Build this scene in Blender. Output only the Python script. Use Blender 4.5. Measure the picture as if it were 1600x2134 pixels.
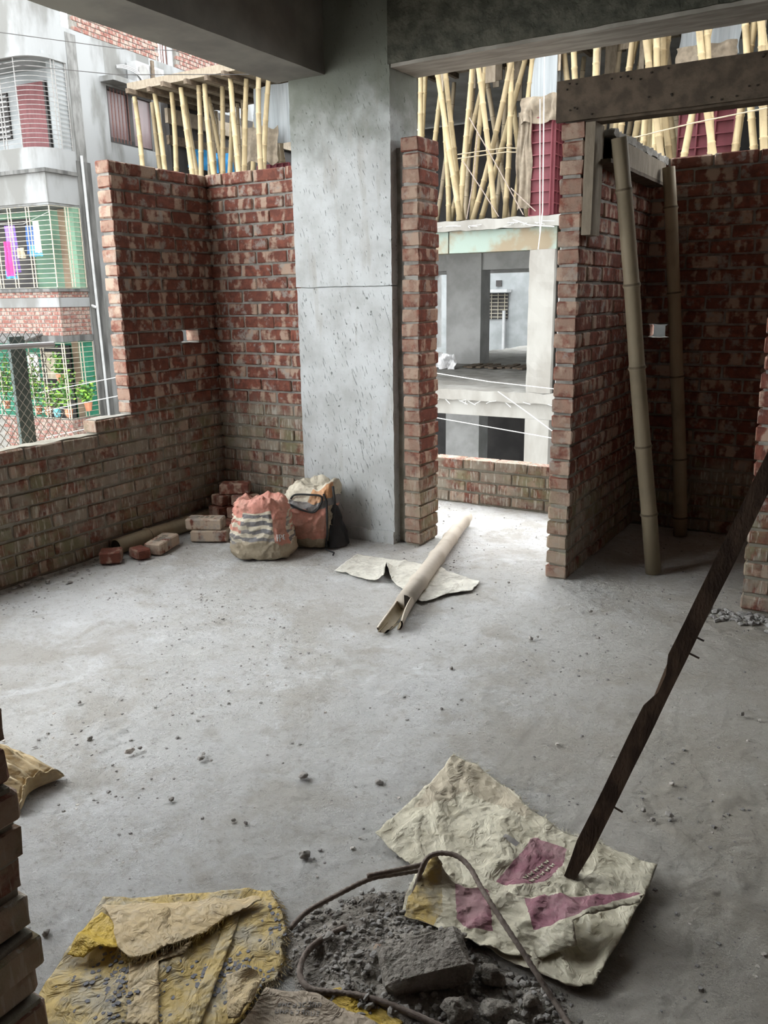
import bpy, bmesh, math, random
from mathutils import Vector, noise, geometry

for o in list(bpy.data.objects):
    bpy.data.objects.remove(o)
sc = bpy.context.scene
col = sc.collection
PI = math.pi

# ------------------------------------------------------------------ camera
def camera():
    p, r, y = (math.radians(a) for a in (14.56, -0.858, 31.23))
    h = Vector((-math.sin(y), math.cos(y), 0)); rt = Vector((math.cos(y), math.sin(y), 0)); up = Vector((0, 0, 1))
    f = h*math.cos(p) - up*math.sin(p); u = h*math.sin(p) + up*math.cos(p)
    rt2 = rt*math.cos(r) + u*math.sin(r); u2 = u*math.cos(r) - rt*math.sin(r)
    cd = bpy.data.cameras.new('camera'); co = bpy.data.objects.new('camera', cd); col.objects.link(co)
    from mathutils import Matrix
    m = Matrix((rt2, u2, -f)).transposed().to_4x4(); m.translation = (0, 0, 1.489)
    co.matrix_world = m
    cd.sensor_fit = 'HORIZONTAL'; cd.sensor_width = 36; cd.lens = 36*1720/1600; cd.clip_start = .05; cd.clip_end = 300
    sc.camera = co
camera()

# ------------------------------------------------------------------ sky (bright overcast) and exposure
w = bpy.data.worlds.new('overcast_sky'); sc.world = w; w.use_nodes = True
bg = w.node_tree.nodes['Background']
bg.inputs[0].default_value = (0.95, 0.98, 1.0, 1); bg.inputs[1].default_value = 1.0
vs = sc.view_settings
vs.view_transform = 'Standard'; vs.look = 'None'; vs.gamma = 1; vs.use_curve_mapping = False
vs.exposure = 3.15

PROPS_RIGHT = [(-6.116, 12.55, 2.66, -6.627, 12.55, 5.36), (-6.159, 12.75, 2.66, -6.536, 12.75, 5.36), (-6.162, 12.6, 2.66, -5.916, 12.6, 5.36), (-5.491, 12.5, 2.66, -5.908, 12.5, 5.36), (-5.937, 12.65, 2.66, -5.243, 12.65, 5.36), (-5.404, 12.7, 2.66, -5.359, 12.7, 5.36), (-5.929, 12.95, 2.66, -5.106, 12.95, 5.36), (-6.054, 12.85, 2.66, -5.798, 12.85, 5.36), (-5.311, 12.8, 2.66, -5.026, 12.8, 5.36), (-5.185, 13.1, 2.66, -5.616, 13.1, 5.36), (-6.978, 12.7, 2.66, -6.904, 12.7, 5.36), (-7.163, 13.0, 2.66, -6.953, 13.0, 5.36), (-6.957, 13.05, 2.66, -6.592, 13.05, 5.36), (-6.485, 12.9, 2.66, -6.715, 12.9, 5.36), (-6.592, 13.15, 2.66, -5.853, 13.15, 5.36), (-3.115, 12.6, 2.66, -3.242, 12.6, 5.36), (-3.102, 12.8, 2.66, -3.202, 12.8, 5.36), (-3.727, 12.7, 2.66, -3.518, 12.7, 5.36), (-3.99, 12.6, 2.66, -4.046, 12.6, 5.36), (-2.315, 12.55, 2.66, -2.626, 12.55, 5.36), (-2.115, 12.7, 2.66, -1.955, 12.7, 5.36), (-1.413, 12.55, 2.66, -2.032, 12.55, 5.36), (-4.018, 13.0, 2.66, -3.491, 13.0, 5.36), (-3.666, 12.9, 2.66, -3.257, 12.9, 5.36), (-3.38, 12.75, 2.66, -3.351, 12.75, 5.36), (-3.331, 13.1, 2.66, -3.416, 13.1, 5.36), (-2.887, 12.6, 2.66, -3.441, 12.6, 5.36), (-2.855, 12.75, 2.66, -3.378, 12.75, 5.36), (-3.356, 12.95, 2.66, -3.114, 12.95, 5.36), (-2.825, 13.2, 2.66, -3.364, 13.2, 5.36), (-2.802, 12.6, 2.66, -2.449, 12.6, 5.36), (-2.179, 12.5, 2.66, -2.718, 12.5, 5.36), (-2.11, 12.65, 2.66, -1.93, 12.65, 5.36), (-1.719, 12.6, 2.66, -2.152, 12.6, 5.36), (-1.625, 12.5, 2.66, -1.931, 12.5, 5.36), (-4.214, 12.8, 2.66, -4.47, 12.8, 5.36), (-4.208, 13.0, 2.66, -4.711, 13.0, 5.36)]
PROPS_LEFT = [(-13.056, 12.55, 2.66, -13.126, 12.55, 5.33), (-12.477, 12.6, 2.66, -12.63, 12.6, 5.33), (-13.067, 13.1, 2.66, -13.225, 13.1, 5.33), (-12.464, 12.7, 2.66, -12.286, 12.7, 5.33), (-11.621, 12.55, 2.66, -11.894, 12.55, 5.33), (-11.875, 13.1, 2.66, -12.331, 13.1, 5.33), (-11.708, 12.6, 2.66, -11.502, 12.6, 5.33), (-11.104, 12.6, 2.66, -11.352, 12.6, 5.33), (-11.362, 12.9, 2.66, -11.185, 12.9, 5.33), (-10.55, 12.55, 2.66, -10.687, 12.55, 5.33), (-10.675, 12.75, 2.66, -10.481, 12.75, 5.33), (-10.085, 12.6, 2.66, -10.084, 12.6, 5.33), (-10.27, 12.8, 2.66, -10.01, 12.8, 5.33), (-11.744, 13.4, 2.66, -11.385, 13.4, 5.33), (-11.193, 13.5, 2.66, -10.833, 13.5, 5.33), (-11.64, 13.4, 2.66, -12.003, 13.4, 5.33)]
CREAM = [(-1.093, 1.728), (-1.086, 1.904), (-1.076, 2.057), (-1.066, 2.174), (-0.981, 2.158), (-0.859, 2.106), (-0.738, 2.035), (-0.635, 1.992), (-0.572, 1.991), (-0.494, 1.977), (-0.362, 1.948), (-0.369, 1.817), (-0.377, 1.693), (-0.394, 1.505), (-0.446, 1.482), (-0.536, 1.483), (-0.689, 1.503), (-0.788, 1.508), (-0.876, 1.504), (-0.898, 1.56), (-0.913, 1.646), (-1.011, 1.691)]
CREAM_FLAP = [(-0.863, 1.65), (-0.825, 1.632), (-0.79, 1.631), (-0.707, 1.654), (-0.614, 1.679), (-0.531, 1.691), (-0.487, 1.704), (-0.41, 1.765), (-0.352, 1.767), (-0.355, 1.734), (-0.42, 1.678), (-0.48, 1.62), (-0.454, 1.575), (-0.527, 1.517), (-0.586, 1.49), (-0.654, 1.48), (-0.701, 1.487), (-0.783, 1.486), (-0.857, 1.48), (-0.875, 1.532)]
PINK_LABEL = [(-0.698, 1.938), (-0.6, 1.932), (-0.588, 1.866), (-0.601, 1.783), (-0.662, 1.721), (-0.716, 1.706), (-0.709, 1.785)]
TAN_HEM = [(-1.073, 2.052), (-1.063, 2.169), (-0.978, 2.153), (-0.857, 2.101), (-0.738, 2.027), (-0.747, 2.001), (-0.848, 2.026), (-0.932, 2.035), (-0.969, 2.028), (-0.979, 1.966), (-1.061, 1.891)]
PINK_BOX = [(-0.769, 1.902), (-0.723, 1.894), (-0.726, 1.874), (-0.771, 1.886)]
PINK_F1 = [(-0.79, 1.625), (-0.707, 1.648), (-0.647, 1.536), (-0.701, 1.515), (-0.738, 1.53)]
PINK_F2 = [(-0.622, 1.674), (-0.536, 1.688), (-0.486, 1.702), (-0.409, 1.764), (-0.354, 1.764), (-0.424, 1.694), (-0.486, 1.629), (-0.562, 1.578)]
YELLOW_TAB = [(-0.863, 1.65), (-0.833, 1.634), (-0.777, 1.53), (-0.783, 1.486), (-0.857, 1.48), (-0.875, 1.532)]
YEL = [(-1.446, 0.881), (-1.494, 0.993), (-1.525, 1.082), (-1.563, 1.16), (-1.475, 1.215), (-1.356, 1.3), (-1.258, 1.373), (-1.207, 1.398), (-1.139, 1.352), (-1.087, 1.308), (-1.062, 1.252), (-1.032, 1.228), (-1.019, 1.18), (-1.034, 1.148), (-1.014, 1.051), (-1.065, 0.96), (-1.323, 0.809)]
YEL_FLAP = [(-1.538, 1.137), (-1.446, 1.192), (-1.33, 1.275), (-1.209, 1.355), (-1.192, 1.344), (-1.209, 1.281), (-1.226, 1.248), (-1.234, 1.189), (-1.262, 1.138), (-1.3, 1.068), (-1.329, 1.038), (-1.379, 1.047), (-1.456, 1.1)]
YEL_SIDE = [(-1.504, 1.067), (-1.509, 1.111), (-1.467, 1.111), (-1.372, 1.064), (-1.397, 1.033), (-1.428, 0.99), (-1.471, 0.978)]
YEL_STRIP = [(-1.237, 1.268), (-1.211, 1.283), (-1.154, 1.165), (-1.103, 1.061), (-1.075, 0.994), (-1.109, 0.952), (-1.13, 1.024), (-1.173, 1.138)]
YEL_FOLD = [(-1.333, 1.037), (-1.295, 1.092), (-1.244, 1.15), (-1.241, 1.123), (-1.275, 1.073), (-1.149, 0.951), (-1.206, 0.918)]
TAB = [(-1.096, 1.104), (-1.039, 1.14), (-1.017, 1.134), (-0.991, 1.065), (-0.994, 1.03), (-1.014, 1.018)]
PAPER = [(-1.009, 1.135), (-0.945, 1.162), (-0.906, 1.18), (-0.853, 1.176), (-0.785, 1.185), (-0.697, 1.175), (-0.996, 1.0), (-1.001, 1.059)]
PAPER_YEL = [(-0.917, 1.186), (-0.879, 1.215), (-0.834, 1.233), (-0.765, 1.23), (-0.711, 1.22), (-0.728, 1.169), (-0.829, 1.178), (-0.896, 1.175)]
WHITE = [(-2.537, 3.636), (-2.567, 3.819), (-2.583, 3.948), (-2.405, 3.959), (-2.151, 3.964), (-2.015, 3.939), (-1.736, 3.844), (-1.715, 3.71), (-1.788, 3.605), (-1.859, 3.424), (-1.945, 3.479), (-2.165, 3.636), (-2.302, 3.813), (-2.188, 3.597), (-2.308, 3.594)]
SOIL = [(-1.11, 1.268), (-1.097, 1.406), (-1.008, 1.538), (-0.913, 1.624), (-0.754, 1.584), (-0.59, 1.501), (-0.448, 1.488), (-0.374, 1.424), (-0.342, 1.356), (-0.913, 1.023), (-0.959, 1.146)]
ROD_A = [(-0.878, 1.567, 0.015), (-0.874, 1.585, 0.05), (-0.868, 1.604, 0.085), (-0.856, 1.623, 0.1), (-0.829, 1.64, 0.105), (-0.791, 1.645, 0.105), (-0.748, 1.626, 0.1), (-0.696, 1.579, 0.095), (-0.626, 1.525, 0.085), (-0.547, 1.476, 0.06), (-0.488, 1.442, 0.035), (-0.446, 1.42, 0.015), (-0.396, 1.381, 0.008)]
ROD_B = [(-0.985, 1.515, 0.06), (-0.937, 1.566, 0.06), (-0.884, 1.624, 0.06), (-0.857, 1.653, 0.06), (-0.852, 1.655, 0.05), (-0.884, 1.624, 0.045), (-0.943, 1.576, 0.04), (-0.991, 1.535, 0.035), (-1.039, 1.452, 0.025), (-1.076, 1.378, 0.015), (-1.083, 1.318, 0.008)]
ROD_C = [(-0.96, 1.377, 0.02), (-0.979, 1.342, 0.02), (-0.994, 1.295, 0.02), (-0.993, 1.25, 0.02), (-0.971, 1.207, 0.02), (-0.939, 1.187, 0.02), (-0.906, 1.19, 0.02), (-0.832, 1.221, 0.02), (-0.767, 1.235, 0.02), (-0.7, 1.241, 0.02), (-0.621, 1.243, 0.02)]
BAMBOO_FLOOR = [(-2.316, 4.893, 0.045), (-1.888, 3.296, 0.045), (-1.831, 3.03, 0.02)]
CRUMBS = [(-1.818, 1.79, 0.016), (-1.831, 1.817, 0.01), (-2.06, 1.701, 0.02), (-2.047, 1.736, 0.011), (-1.219, 1.562, 0.02), (-1.453, 1.873, 0.022), (-1.224, 3.269, 0.016), (-1.205, 3.304, 0.009), (-1.397, 2.821, 0.012), (-0.424, 2.411, 0.013), (-2.248, 1.692, 0.014), (-1.498, 1.586, 0.011), (-1.457, 1.594, 0.008), (-2.506, 1.856, 0.01), (-0.968, 3.424, 0.012), (-1.781, 1.8, 0.008), (-1.225, 1.966, 0.014), (-0.431, 2.198, 0.012), (-0.394, 2.246, 0.014), (-0.467, 2.231, 0.01), (-1.732, 1.569, 0.012), (-1.595, 1.012, 0.012), (-0.304, 2.993, 0.012), (-1.274, 2.495, 0.008), (-1.094, 3.72, 0.013), (-1.601, 3.918, 0.01)]
STICK = [(-0.556, 1.828, 0.012), (-0.229, 2.264, 1.044)]

# ------------------------------------------------------------------ materials
class NT:
    def __init__(s, name):
        s.m = bpy.data.materials.new(name); s.m.use_nodes = True
        s.t = s.m.node_tree; s.b = s.t.nodes['Principled BSDF']
        s.b.inputs['Specular IOR Level'].default_value = .2
    def n(s, typ, **kw):
        x = s.t.nodes.new(typ)
        for k, v in kw.items():
            if k[0] == 'i' and k[1:].isdigit(): s.set(x.inputs[int(k[1:])], v)
            else: setattr(x, k, v)
        return x
    def set(s, sock, v):
        if isinstance(v, bpy.types.NodeSocket): s.t.links.new(v, sock)
        elif isinstance(v, (tuple, list)) and len(v) == 3 and sock.type == 'RGBA': sock.default_value = (*v, 1)
        else: sock.default_value = v
    def math(s, op, a, b=0., c=None):
        x = s.n('ShaderNodeMath', operation=op, i0=a, i1=b)
        if c is not None: s.set(x.inputs[2], c)
        return x.outputs[0]
    def vmath(s, op, a, b):
        x = s.n('ShaderNodeVectorMath', operation=op); s.set(x.inputs[0], a); s.set(x.inputs[1], b); return x.outputs[0]
    def noise(s, vec, scale, detail=3, rough=.55, dist=0.):
        x = s.n('ShaderNodeTexNoise'); s.set(x.inputs['Vector'], vec); x.inputs['Scale'].default_value = scale
        x.inputs['Detail'].default_value = detail; x.inputs['Roughness'].default_value = rough; x.inputs['Distortion'].default_value = dist
        return x.outputs['Fac']
    def step(s, v, lo, hi):
        x = s.n('ShaderNodeMapRange', interpolation_type='SMOOTHSTEP'); s.set(x.inputs[0], v)
        x.inputs[1].default_value = lo; x.inputs[2].default_value = hi; return x.outputs[0]
    def mix(s, f, a, b):
        x = s.n('ShaderNodeMix', data_type='RGBA'); s.set(x.inputs[0], f); s.set(x.inputs[6], a); s.set(x.inputs[7], b); return x.outputs[2]
    def bump(s, h, strength, dist, prev=None):
        x = s.n('ShaderNodeBump'); x.inputs['Strength'].default_value = strength; x.inputs['Distance'].default_value = dist
        s.set(x.inputs['Height'], h)
        if prev is not None: s.set(x.inputs['Normal'], prev)
        return x.outputs[0]
    def obj(s): return s.n('ShaderNodeTexCoord').outputs['Object']
    def pos(s): return s.n('ShaderNodeNewGeometry').outputs['Position']
    def rnd(s): return s.n('ShaderNodeObjectInfo').outputs['Random']
    def done(s, colr, rough=.9, normal=None):
        s.set(s.b.inputs['Base Color'], colr); s.set(s.b.inputs['Roughness'], rough)
        if normal is not None: s.set(s.b.inputs['Normal'], normal)
        return s.m

def pm(name, c1, c2, scale=6, stretch=(1, 1, 1), rough=.85, bump=.3, bscale=60, bdist=.004, lo=.35, hi=.65, rnd=0.):
    t = NT(name)
    v = t.vmath('MULTIPLY', t.obj(), stretch)
    if rnd:
        r = t.rnd(); v = t.vmath('ADD', v, t.n('ShaderNodeCombineXYZ', i0=t.math('MULTIPLY', r, 31.), i1=t.math('MULTIPLY', r, 57.), i2=r).outputs[0])
    f = t.step(t.noise(v, scale, 5), lo, hi)
    c = t.mix(f, c1, c2)
    if rnd:
        c = t.mix(t.math('MULTIPLY', t.rnd(), rnd), c, (c1[0]*.45, c1[1]*.45, c1[2]*.45))
    nb = t.bump(t.noise(v, bscale, 4), bump, bdist) if bump else None
    return t.done(c, rough, nb)

def brick_mat(name, red1=(.24, .085, .057), red2=(.135, .053, .039), cream=(.45, .335, .255), grey=(.31, .29, .26), amount=.0, wash=True):
    t = NT(name); r = t.rnd(); o = t.obj()
    v = t.vmath('ADD', o, t.n('ShaderNodeCombineXYZ', i0=t.math('MULTIPLY', r, 37.), i1=t.math('MULTIPLY', r, 91.), i2=t.math('MULTIPLY', r, 13.)).outputs[0])
    band = t.noise(t.vmath('MULTIPLY', v, (14, 9, 3.5)), 1, 2, .5)
    blot = t.noise(v, 17, 4, .6)
    c = t.mix(t.step(t.noise(v, 25, 4), .35, .65), red1, red2)
    c = t.mix(t.math('MULTIPLY', t.math('FRACT', t.math('MULTIPLY', r, 7.3)), .6), c, red2)
    f = t.math('MULTIPLY', t.step(t.math('ADD', t.math('MULTIPLY', band, .62), t.math('MULTIPLY', blot, .38)), .50-amount, .585-amount), .8)
    c = t.mix(f, c, cream)
    g = t.step(t.noise(v, 11, 5, .65), .54-amount*.4, .66-amount*.4)
    c = t.mix(t.math('MULTIPLY', g, .75), c, grey)
    if wash:
        p = t.pos()
        z = t.n('ShaderNodeSeparateXYZ', i0=p).outputs[2]
        zz = t.math('ADD', z, t.math('MULTIPLY', t.noise(p, 3, 3), .25))
        low = t.step(t.math('ADD', zz, t.math('MULTIPLY', t.step(t.n('ShaderNodeSeparateXYZ', i0=p).outputs[0], -2.75, -2.6), .35)), 1.02, .86)
        streak = t.noise(t.vmath('MULTIPLY', p, (70, 70, 9)), 1, 2)
        c = t.mix(t.math('MULTIPLY', low, t.math('MULTIPLY', t.step(t.noise(v, 7, 4, .7), .30, .62), .85)), c, t.mix(t.step(t.noise(p, 4, 3), .45, .62), (.27, .24, .19), (.20, .195, .115)))
        c = t.mix(t.math('MULTIPLY', t.math('MULTIPLY', low, t.step(streak, .56, .66)), .55), c, (.5, .47, .40))
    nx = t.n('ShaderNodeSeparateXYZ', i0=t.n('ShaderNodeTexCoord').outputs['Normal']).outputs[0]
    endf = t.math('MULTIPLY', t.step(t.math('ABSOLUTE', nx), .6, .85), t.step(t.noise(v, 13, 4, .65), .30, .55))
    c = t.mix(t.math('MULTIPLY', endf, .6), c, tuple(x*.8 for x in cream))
    nb = t.bump(t.noise(v, 45, 5, .7), .7, .008)
    return t.done(c, .92, nb)

def mortar_mat(name, c1=(.31, .295, .265), c2=(.21, .20, .18)):
    t = NT(name); p = t.pos()
    c = t.mix(t.step(t.noise(p, 14, 5), .38, .62), c1, c2)
    z = t.n('ShaderNodeSeparateXYZ', i0=p).outputs[2]
    low = t.step(t.math('ADD', z, t.math('MULTIPLY', t.noise(p, 3, 3), .25)), 1.02, .86)
    c = t.mix(t.math('MULTIPLY', low, .45), c, (.22, .20, .14))
    nb = t.bump(t.noise(p, 60, 5, .7), .7, .008)
    return t.done(c, .95, nb)

def floor_mat():
    t = NT('dusty_cement_floor'); p = t.pos()
    big = t.noise(p, 1.3, 4, .6); med = t.noise(p, 7, 5, .65); fine = t.noise(p, 55, 5, .7)
    c = t.mix(t.step(big, .35, .65), (.64, .63, .60), (.74, .74, .73))
    c = t.mix(t.math('MULTIPLY', t.step(med, .52, .70), .6), c, (.50, .475, .43))
    c = t.mix(t.math('MULTIPLY', t.step(fine, .55, .70), .6), c, (.36, .34, .31))
    c = t.mix(t.math('MULTIPLY', t.step(t.noise(p, 19, 6, .75), .56, .68), .45), c, (.40, .38, .345))
    c = t.mix(t.math('MULTIPLY', t.step(t.noise(p, 3.1, 7, .75, 1.2), .54, .66), .6), c, (.86, .87, .87))
    c = t.mix(t.math('MULTIPLY', t.step(t.noise(t.vmath('ADD', p, (7, 3, 0)), 1.9, 6, .7, .4), .48, .62), .5), c, (.47, .435, .375))
    x = t.n('ShaderNodeSeparateXYZ', i0=p).outputs[0]
    c = t.mix(t.math('MULTIPLY', t.step(t.math('ADD', x, t.math('MULTIPLY', big, .8)), -1.1, .2), .6), c, (.50, .45, .36))
    b = t.bump(t.noise(p, 9, 6, .75, .15), .8, .045)
    b = t.bump(t.noise(p, 40, 7, .8, .0), .85, .02, b)
    vo = t.n('ShaderNodeTexVoronoi', feature='DISTANCE_TO_EDGE'); t.set(vo.inputs['Vector'], t.vmath('ADD', p, t.vmath('MULTIPLY', t.n('ShaderNodeTexNoise', i2=9.).outputs['Color'], (.25, .25, .0)))); vo.inputs['Scale'].default_value = 17
    b = t.bump(t.math('MULTIPLY', t.step(vo.outputs['Distance'], .0, .2), t.step(t.noise(p, 2.3, 4), .5, .65)), .18, .006, b)
    b = t.bump(t.noise(p, 150, 3, .7), .35, .003, b)
    return t.done(c, .93, b)

def column_mat():
    t = NT('hacked_concrete'); p = t.pos()
    rot = t.n('ShaderNodeVectorRotate', rotation_type='Y_AXIS'); t.set(rot.inputs['Vector'], p); rot.inputs['Angle'].default_value = .32
    v = rot.outputs[0]
    c = t.mix(t.step(t.noise(p, 5, 5, .6), .3, .7), (.40, .41, .40), (.53, .55, .55))
    c = t.mix(t.math('MULTIPLY', t.step(t.noise(t.vmath('MULTIPLY', p, (9, 9, 1.2)), 1.3, 3), .55, .72), .5), c, (.33, .31, .27))
    chop = t.noise(t.vmath('MULTIPLY', v, (120, 120, 19)), 1, 2, .5)
    f = t.step(chop, .64, .70)
    c = t.mix(t.math('MULTIPLY', f, .7), c, (.17, .175, .17))
    pit = t.step(t.noise(p, 34, 2, .4), .70, .76)
    c = t.mix(t.math('MULTIPLY', pit, .8), c, (.10, .11, .10))
    falloff_stain = t.step(t.math('ADD', t.n('ShaderNodeSeparateXYZ', i0=p).outputs[2], t.math('MULTIPLY', t.noise(p, 6, 4), .6)), 2.45, 2.95)  # greenish stain plus painted light falloff towards the column top
    c = t.mix(t.math('MULTIPLY', falloff_stain, .85), c, (.10, .11, .08))
    b = t.bump(t.math('SUBTRACT', 1., t.math('MAXIMUM', f, pit)), .5, .006)
    b = t.bump(t.noise(p, 40, 5, .7), .5, .005, b)
    return t.done(c, .9, b)

def bamboo_mat(name, c1, c2, dark):
    t = NT(name); o = t.obj(); r = t.rnd()
    v = t.vmath('ADD', o, t.n('ShaderNodeCombineXYZ', i0=t.math('MULTIPLY', r, 19.), i1=r, i2=t.math('MULTIPLY', r, 7.)).outputs[0])
    c = t.mix(t.noise(t.vmath('MULTIPLY', v, (30, 30, 2)), 1, 3), c1, c2)
    c = t.mix(t.math('MULTIPLY', t.step(t.noise(v, 5, 4), .5, .7), .6), c, dark)
    c = t.mix(t.math('MULTIPLY', t.step(r, .55, 1.), .6), c, dark)
    return t.done(c, .6, t.bump(t.noise(t.vmath('MULTIPLY', v, (60, 60, 4)), 1, 3), .25, .003))

M = {}
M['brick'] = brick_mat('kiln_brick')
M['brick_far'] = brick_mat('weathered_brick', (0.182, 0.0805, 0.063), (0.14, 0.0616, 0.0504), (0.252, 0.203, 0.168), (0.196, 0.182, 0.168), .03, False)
M['mortar'] = mortar_mat('grey_mortar')
M['mortar_far'] = pm('pale_mortar', (0.177, 0.17, 0.153), (0.129, 0.122, 0.109), 12)
M['floor'] = floor_mat()
M['bare_wall'] = pm('bare_brick_wall', (.16, .085, .06), (.12, .065, .048), 9)  # dark tone given to the unseen walls to cut bounced light
M['column'] = column_mat()
M['ceiling'] = pm('form_cast_concrete', (.21, .205, .18), (.15, .145, .13), 3, bump=.3, bscale=25)
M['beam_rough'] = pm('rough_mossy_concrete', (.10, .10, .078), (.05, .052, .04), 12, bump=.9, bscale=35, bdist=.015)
M['soffit'] = pm('smooth_soffit', (.36, .34, .30), (.25, .235, .205), 5, (1, 5, 1), bump=.3, bscale=30)
M['timber'] = pm('old_timber', (.12, .092, .066), (.07, .054, .039), 7, (2, 2, 2), bump=.4)
M['timber_pale'] = pm('weathered_pale_timber', (.30, .255, .195), (.20, .165, .12), 7, (3, 3, 1), bump=.4, rnd=.6)
M['stick'] = pm('dark_wet_timber', (.105, .072, .052), (.05, .034, .026), 9, (3, 3, .6), bump=.6)
M['splinter'] = pm('bare_split_wood', (.36, .26, .19), (.26, .18, .13), 20)
M['bamboo'] = bamboo_mat('dry_bamboo', (0.361, 0.297, 0.176), (0.284, 0.228, 0.129), (0.181, 0.142, 0.086))
M['bamboo_ring_old'] = pm('grey_bamboo_ring', (.15, .12, .08), (.10, .08, .055), 20)
M['bamboo_node'] = pm('bamboo_ring', (.34, .26, .14), (.24, .18, .10), 20)
M['bamboo_old'] = bamboo_mat('grey_bamboo', (.38, .315, .215), (.26, .21, .14), (.17, .14, .095))
M['bamboo_dust'] = bamboo_mat('dusty_bamboo', (.62, .56, .48), (.52, .46, .38), (.40, .34, .26))
M['hollow'] = pm('dark_hollow', (.04, .032, .025), (.025, .02, .016), 8)
M['far_conc'] = pm('bright_concrete', (0.218, 0.215, 0.198), (0.165, 0.158, 0.142), 2.5, (1, 1, .4), bump=.2)
M['far_stain'] = pm('cyan_stained_beam', (0.175, 0.217, 0.189), (0.161, 0.133, 0.091), 2.2, bump=.2, lo=.42, hi=.6)
M['far_dark'] = pm('shaded_concrete', (0.288, 0.288, 0.28), (0.216, 0.216, 0.208), 2)
M['plaster'] = pm('rain_stained_plaster', (0.198, 0.205, 0.205), (0.112, 0.112, 0.106), 1.6, (1, 1, .35), bump=.2, lo=.42, hi=.62)
M['plaster_dark'] = pm('blackened_plaster', (.11, .11, .105), (.05, .05, .048), 3, (2, 2, .35), bump=.3)
M['plaster_mid'] = pm('damp_plaster', (.15, .15, .145), (.09, .09, .085), 5, (2, 2, .6), bump=.3)
M['plaster_white'] = pm('pale_wall', (0.238, 0.251, 0.254), (0.185, 0.198, 0.198), 2, bump=.1)
M['green'] = pm('mint_green_paint', (0.154, 0.259, 0.182), (0.126, 0.217, 0.154), 2, bump=.05)
M['green_dark'] = pm('deep_green_paint', (.03, .16, .10), (.025, .13, .08), 2, bump=.05)
M['door_pink'] = pm('rose_red_door', (0.15, 0.0638, 0.066), (0.12, 0.051, 0.0525), 4, (4, 4, 1), bump=.1)
M['brown'] = pm('tan_post_paint', (.24, .18, .12), (.19, .14, .10), 3)
M['grille'] = pm('cream_grille_paint', (0.36, 0.338, 0.274), (0.288, 0.259, 0.202), 9, bump=0)
M['grille_grey'] = pm('grey_grille_paint', (.22, .22, .21), (.17, .165, .16), 9, bump=0)
M['dark'] = pm('dark_room', (.035, .033, .032), (.05, .047, .045), 2, bump=0)  # near black standing for unlit interiors, also used on frames and cables
M['glass_pink'] = pm('rose_curtained_glass', (0.143, 0.105, 0.105), (0.112, 0.0825, 0.0825), 2, (4, 4, .5), rough=.25, bump=0)
M['white'] = pm('white_enamel', (0.34, 0.347, 0.347), (0.286, 0.292, 0.292), 4, bump=0, rough=.5)
M['steel_red'] = pm('maroon_steel_form', (0.113, 0.0281, 0.0351), (0.0858, 0.0218, 0.0265), 5, bump=.1, rough=.6, lo=.4, hi=.75)
M['rust'] = pm('rusted_steel', (.25, .21, .18), (.16, .125, .105), 40, bump=.5, bscale=200, rough=.8)
M['rebar_red'] = pm('red_rust_rebar', (.11, .05, .04), (.08, .036, .03), 20, bump=0)
M['wire'] = pm('galvanised_wire', (0.44, 0.451, 0.429), (0.363, 0.374, 0.352), 9, bump=0, rough=.5)
M['post'] = pm('green_grey_post', (.10, .13, .12), (.07, .09, .085), 9, bump=.1)
M['rope'] = pm('white_cord', (0.413, 0.413, 0.39), (0.338, 0.338, 0.315), 30, bump=0)
M['burlap'] = pm('jute_cloth', (0.187, 0.156, 0.117), (0.125, 0.105, 0.078), 9, bump=.4)
M['sheet'] = pm('corrugated_white_sheet', (0.243, 0.262, 0.269), (0.192, 0.211, 0.218), 3, (8, 8, .3), bump=.3)
M['blue'] = pm('blue_tarpaulin', (.05, .32, .66), (.03, .24, .55), 3, bump=.2)
M['soil'] = pm('grey_rubble_soil', (.32, .295, .26), (.20, .18, .155), 18, bump=1., bscale=70, bdist=.012)
M['lump'] = pm('cement_lump', (.40, .38, .355), (.27, .255, .235), 30, bump=.5, rnd=.35)
M['lump_pale'] = pm('pale_chip', (.62, .58, .53), (.5, .46, .42), 30, bump=.3)
M['gravel'] = pm('grey_gravel', (.36, .35, .335), (.26, .25, .24), 90, bump=.2)
M['slate'] = pm('blue_grey_gravel', (.24, .245, .27), (.17, .175, .2), 60, bump=.2)
M['terracotta'] = pm('terracotta_pot', (.42, .19, .11), (.34, .14, .08), 9, bump=0)
M['pot_blue'] = pm('teal_pot', (.12, .36, .40), (.1, .3, .34), 9, bump=0)
M['leaf'] = pm('bright_leaf', (.22, .40, .06), (.12, .26, .04), 20, bump=0, rnd=.4)
M['leaf_d'] = pm('dark_leaf', (.08, .18, .05), (.04, .1, .03), 20, bump=0, rnd=.4)
for k, a in dict(violet=(.32, .20, .62), pink=(.72, .06, .22), khaki=(.36, .32, .24), sky=(.12, .42, .66), whitecloth=(.72, .72, .72), navy=(.06, .14, .36)).items():
    M[k] = pm(k+'_cloth', a, tuple(x*.7 for x in a), 9, (3, 3, .5), bump=.3)

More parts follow.
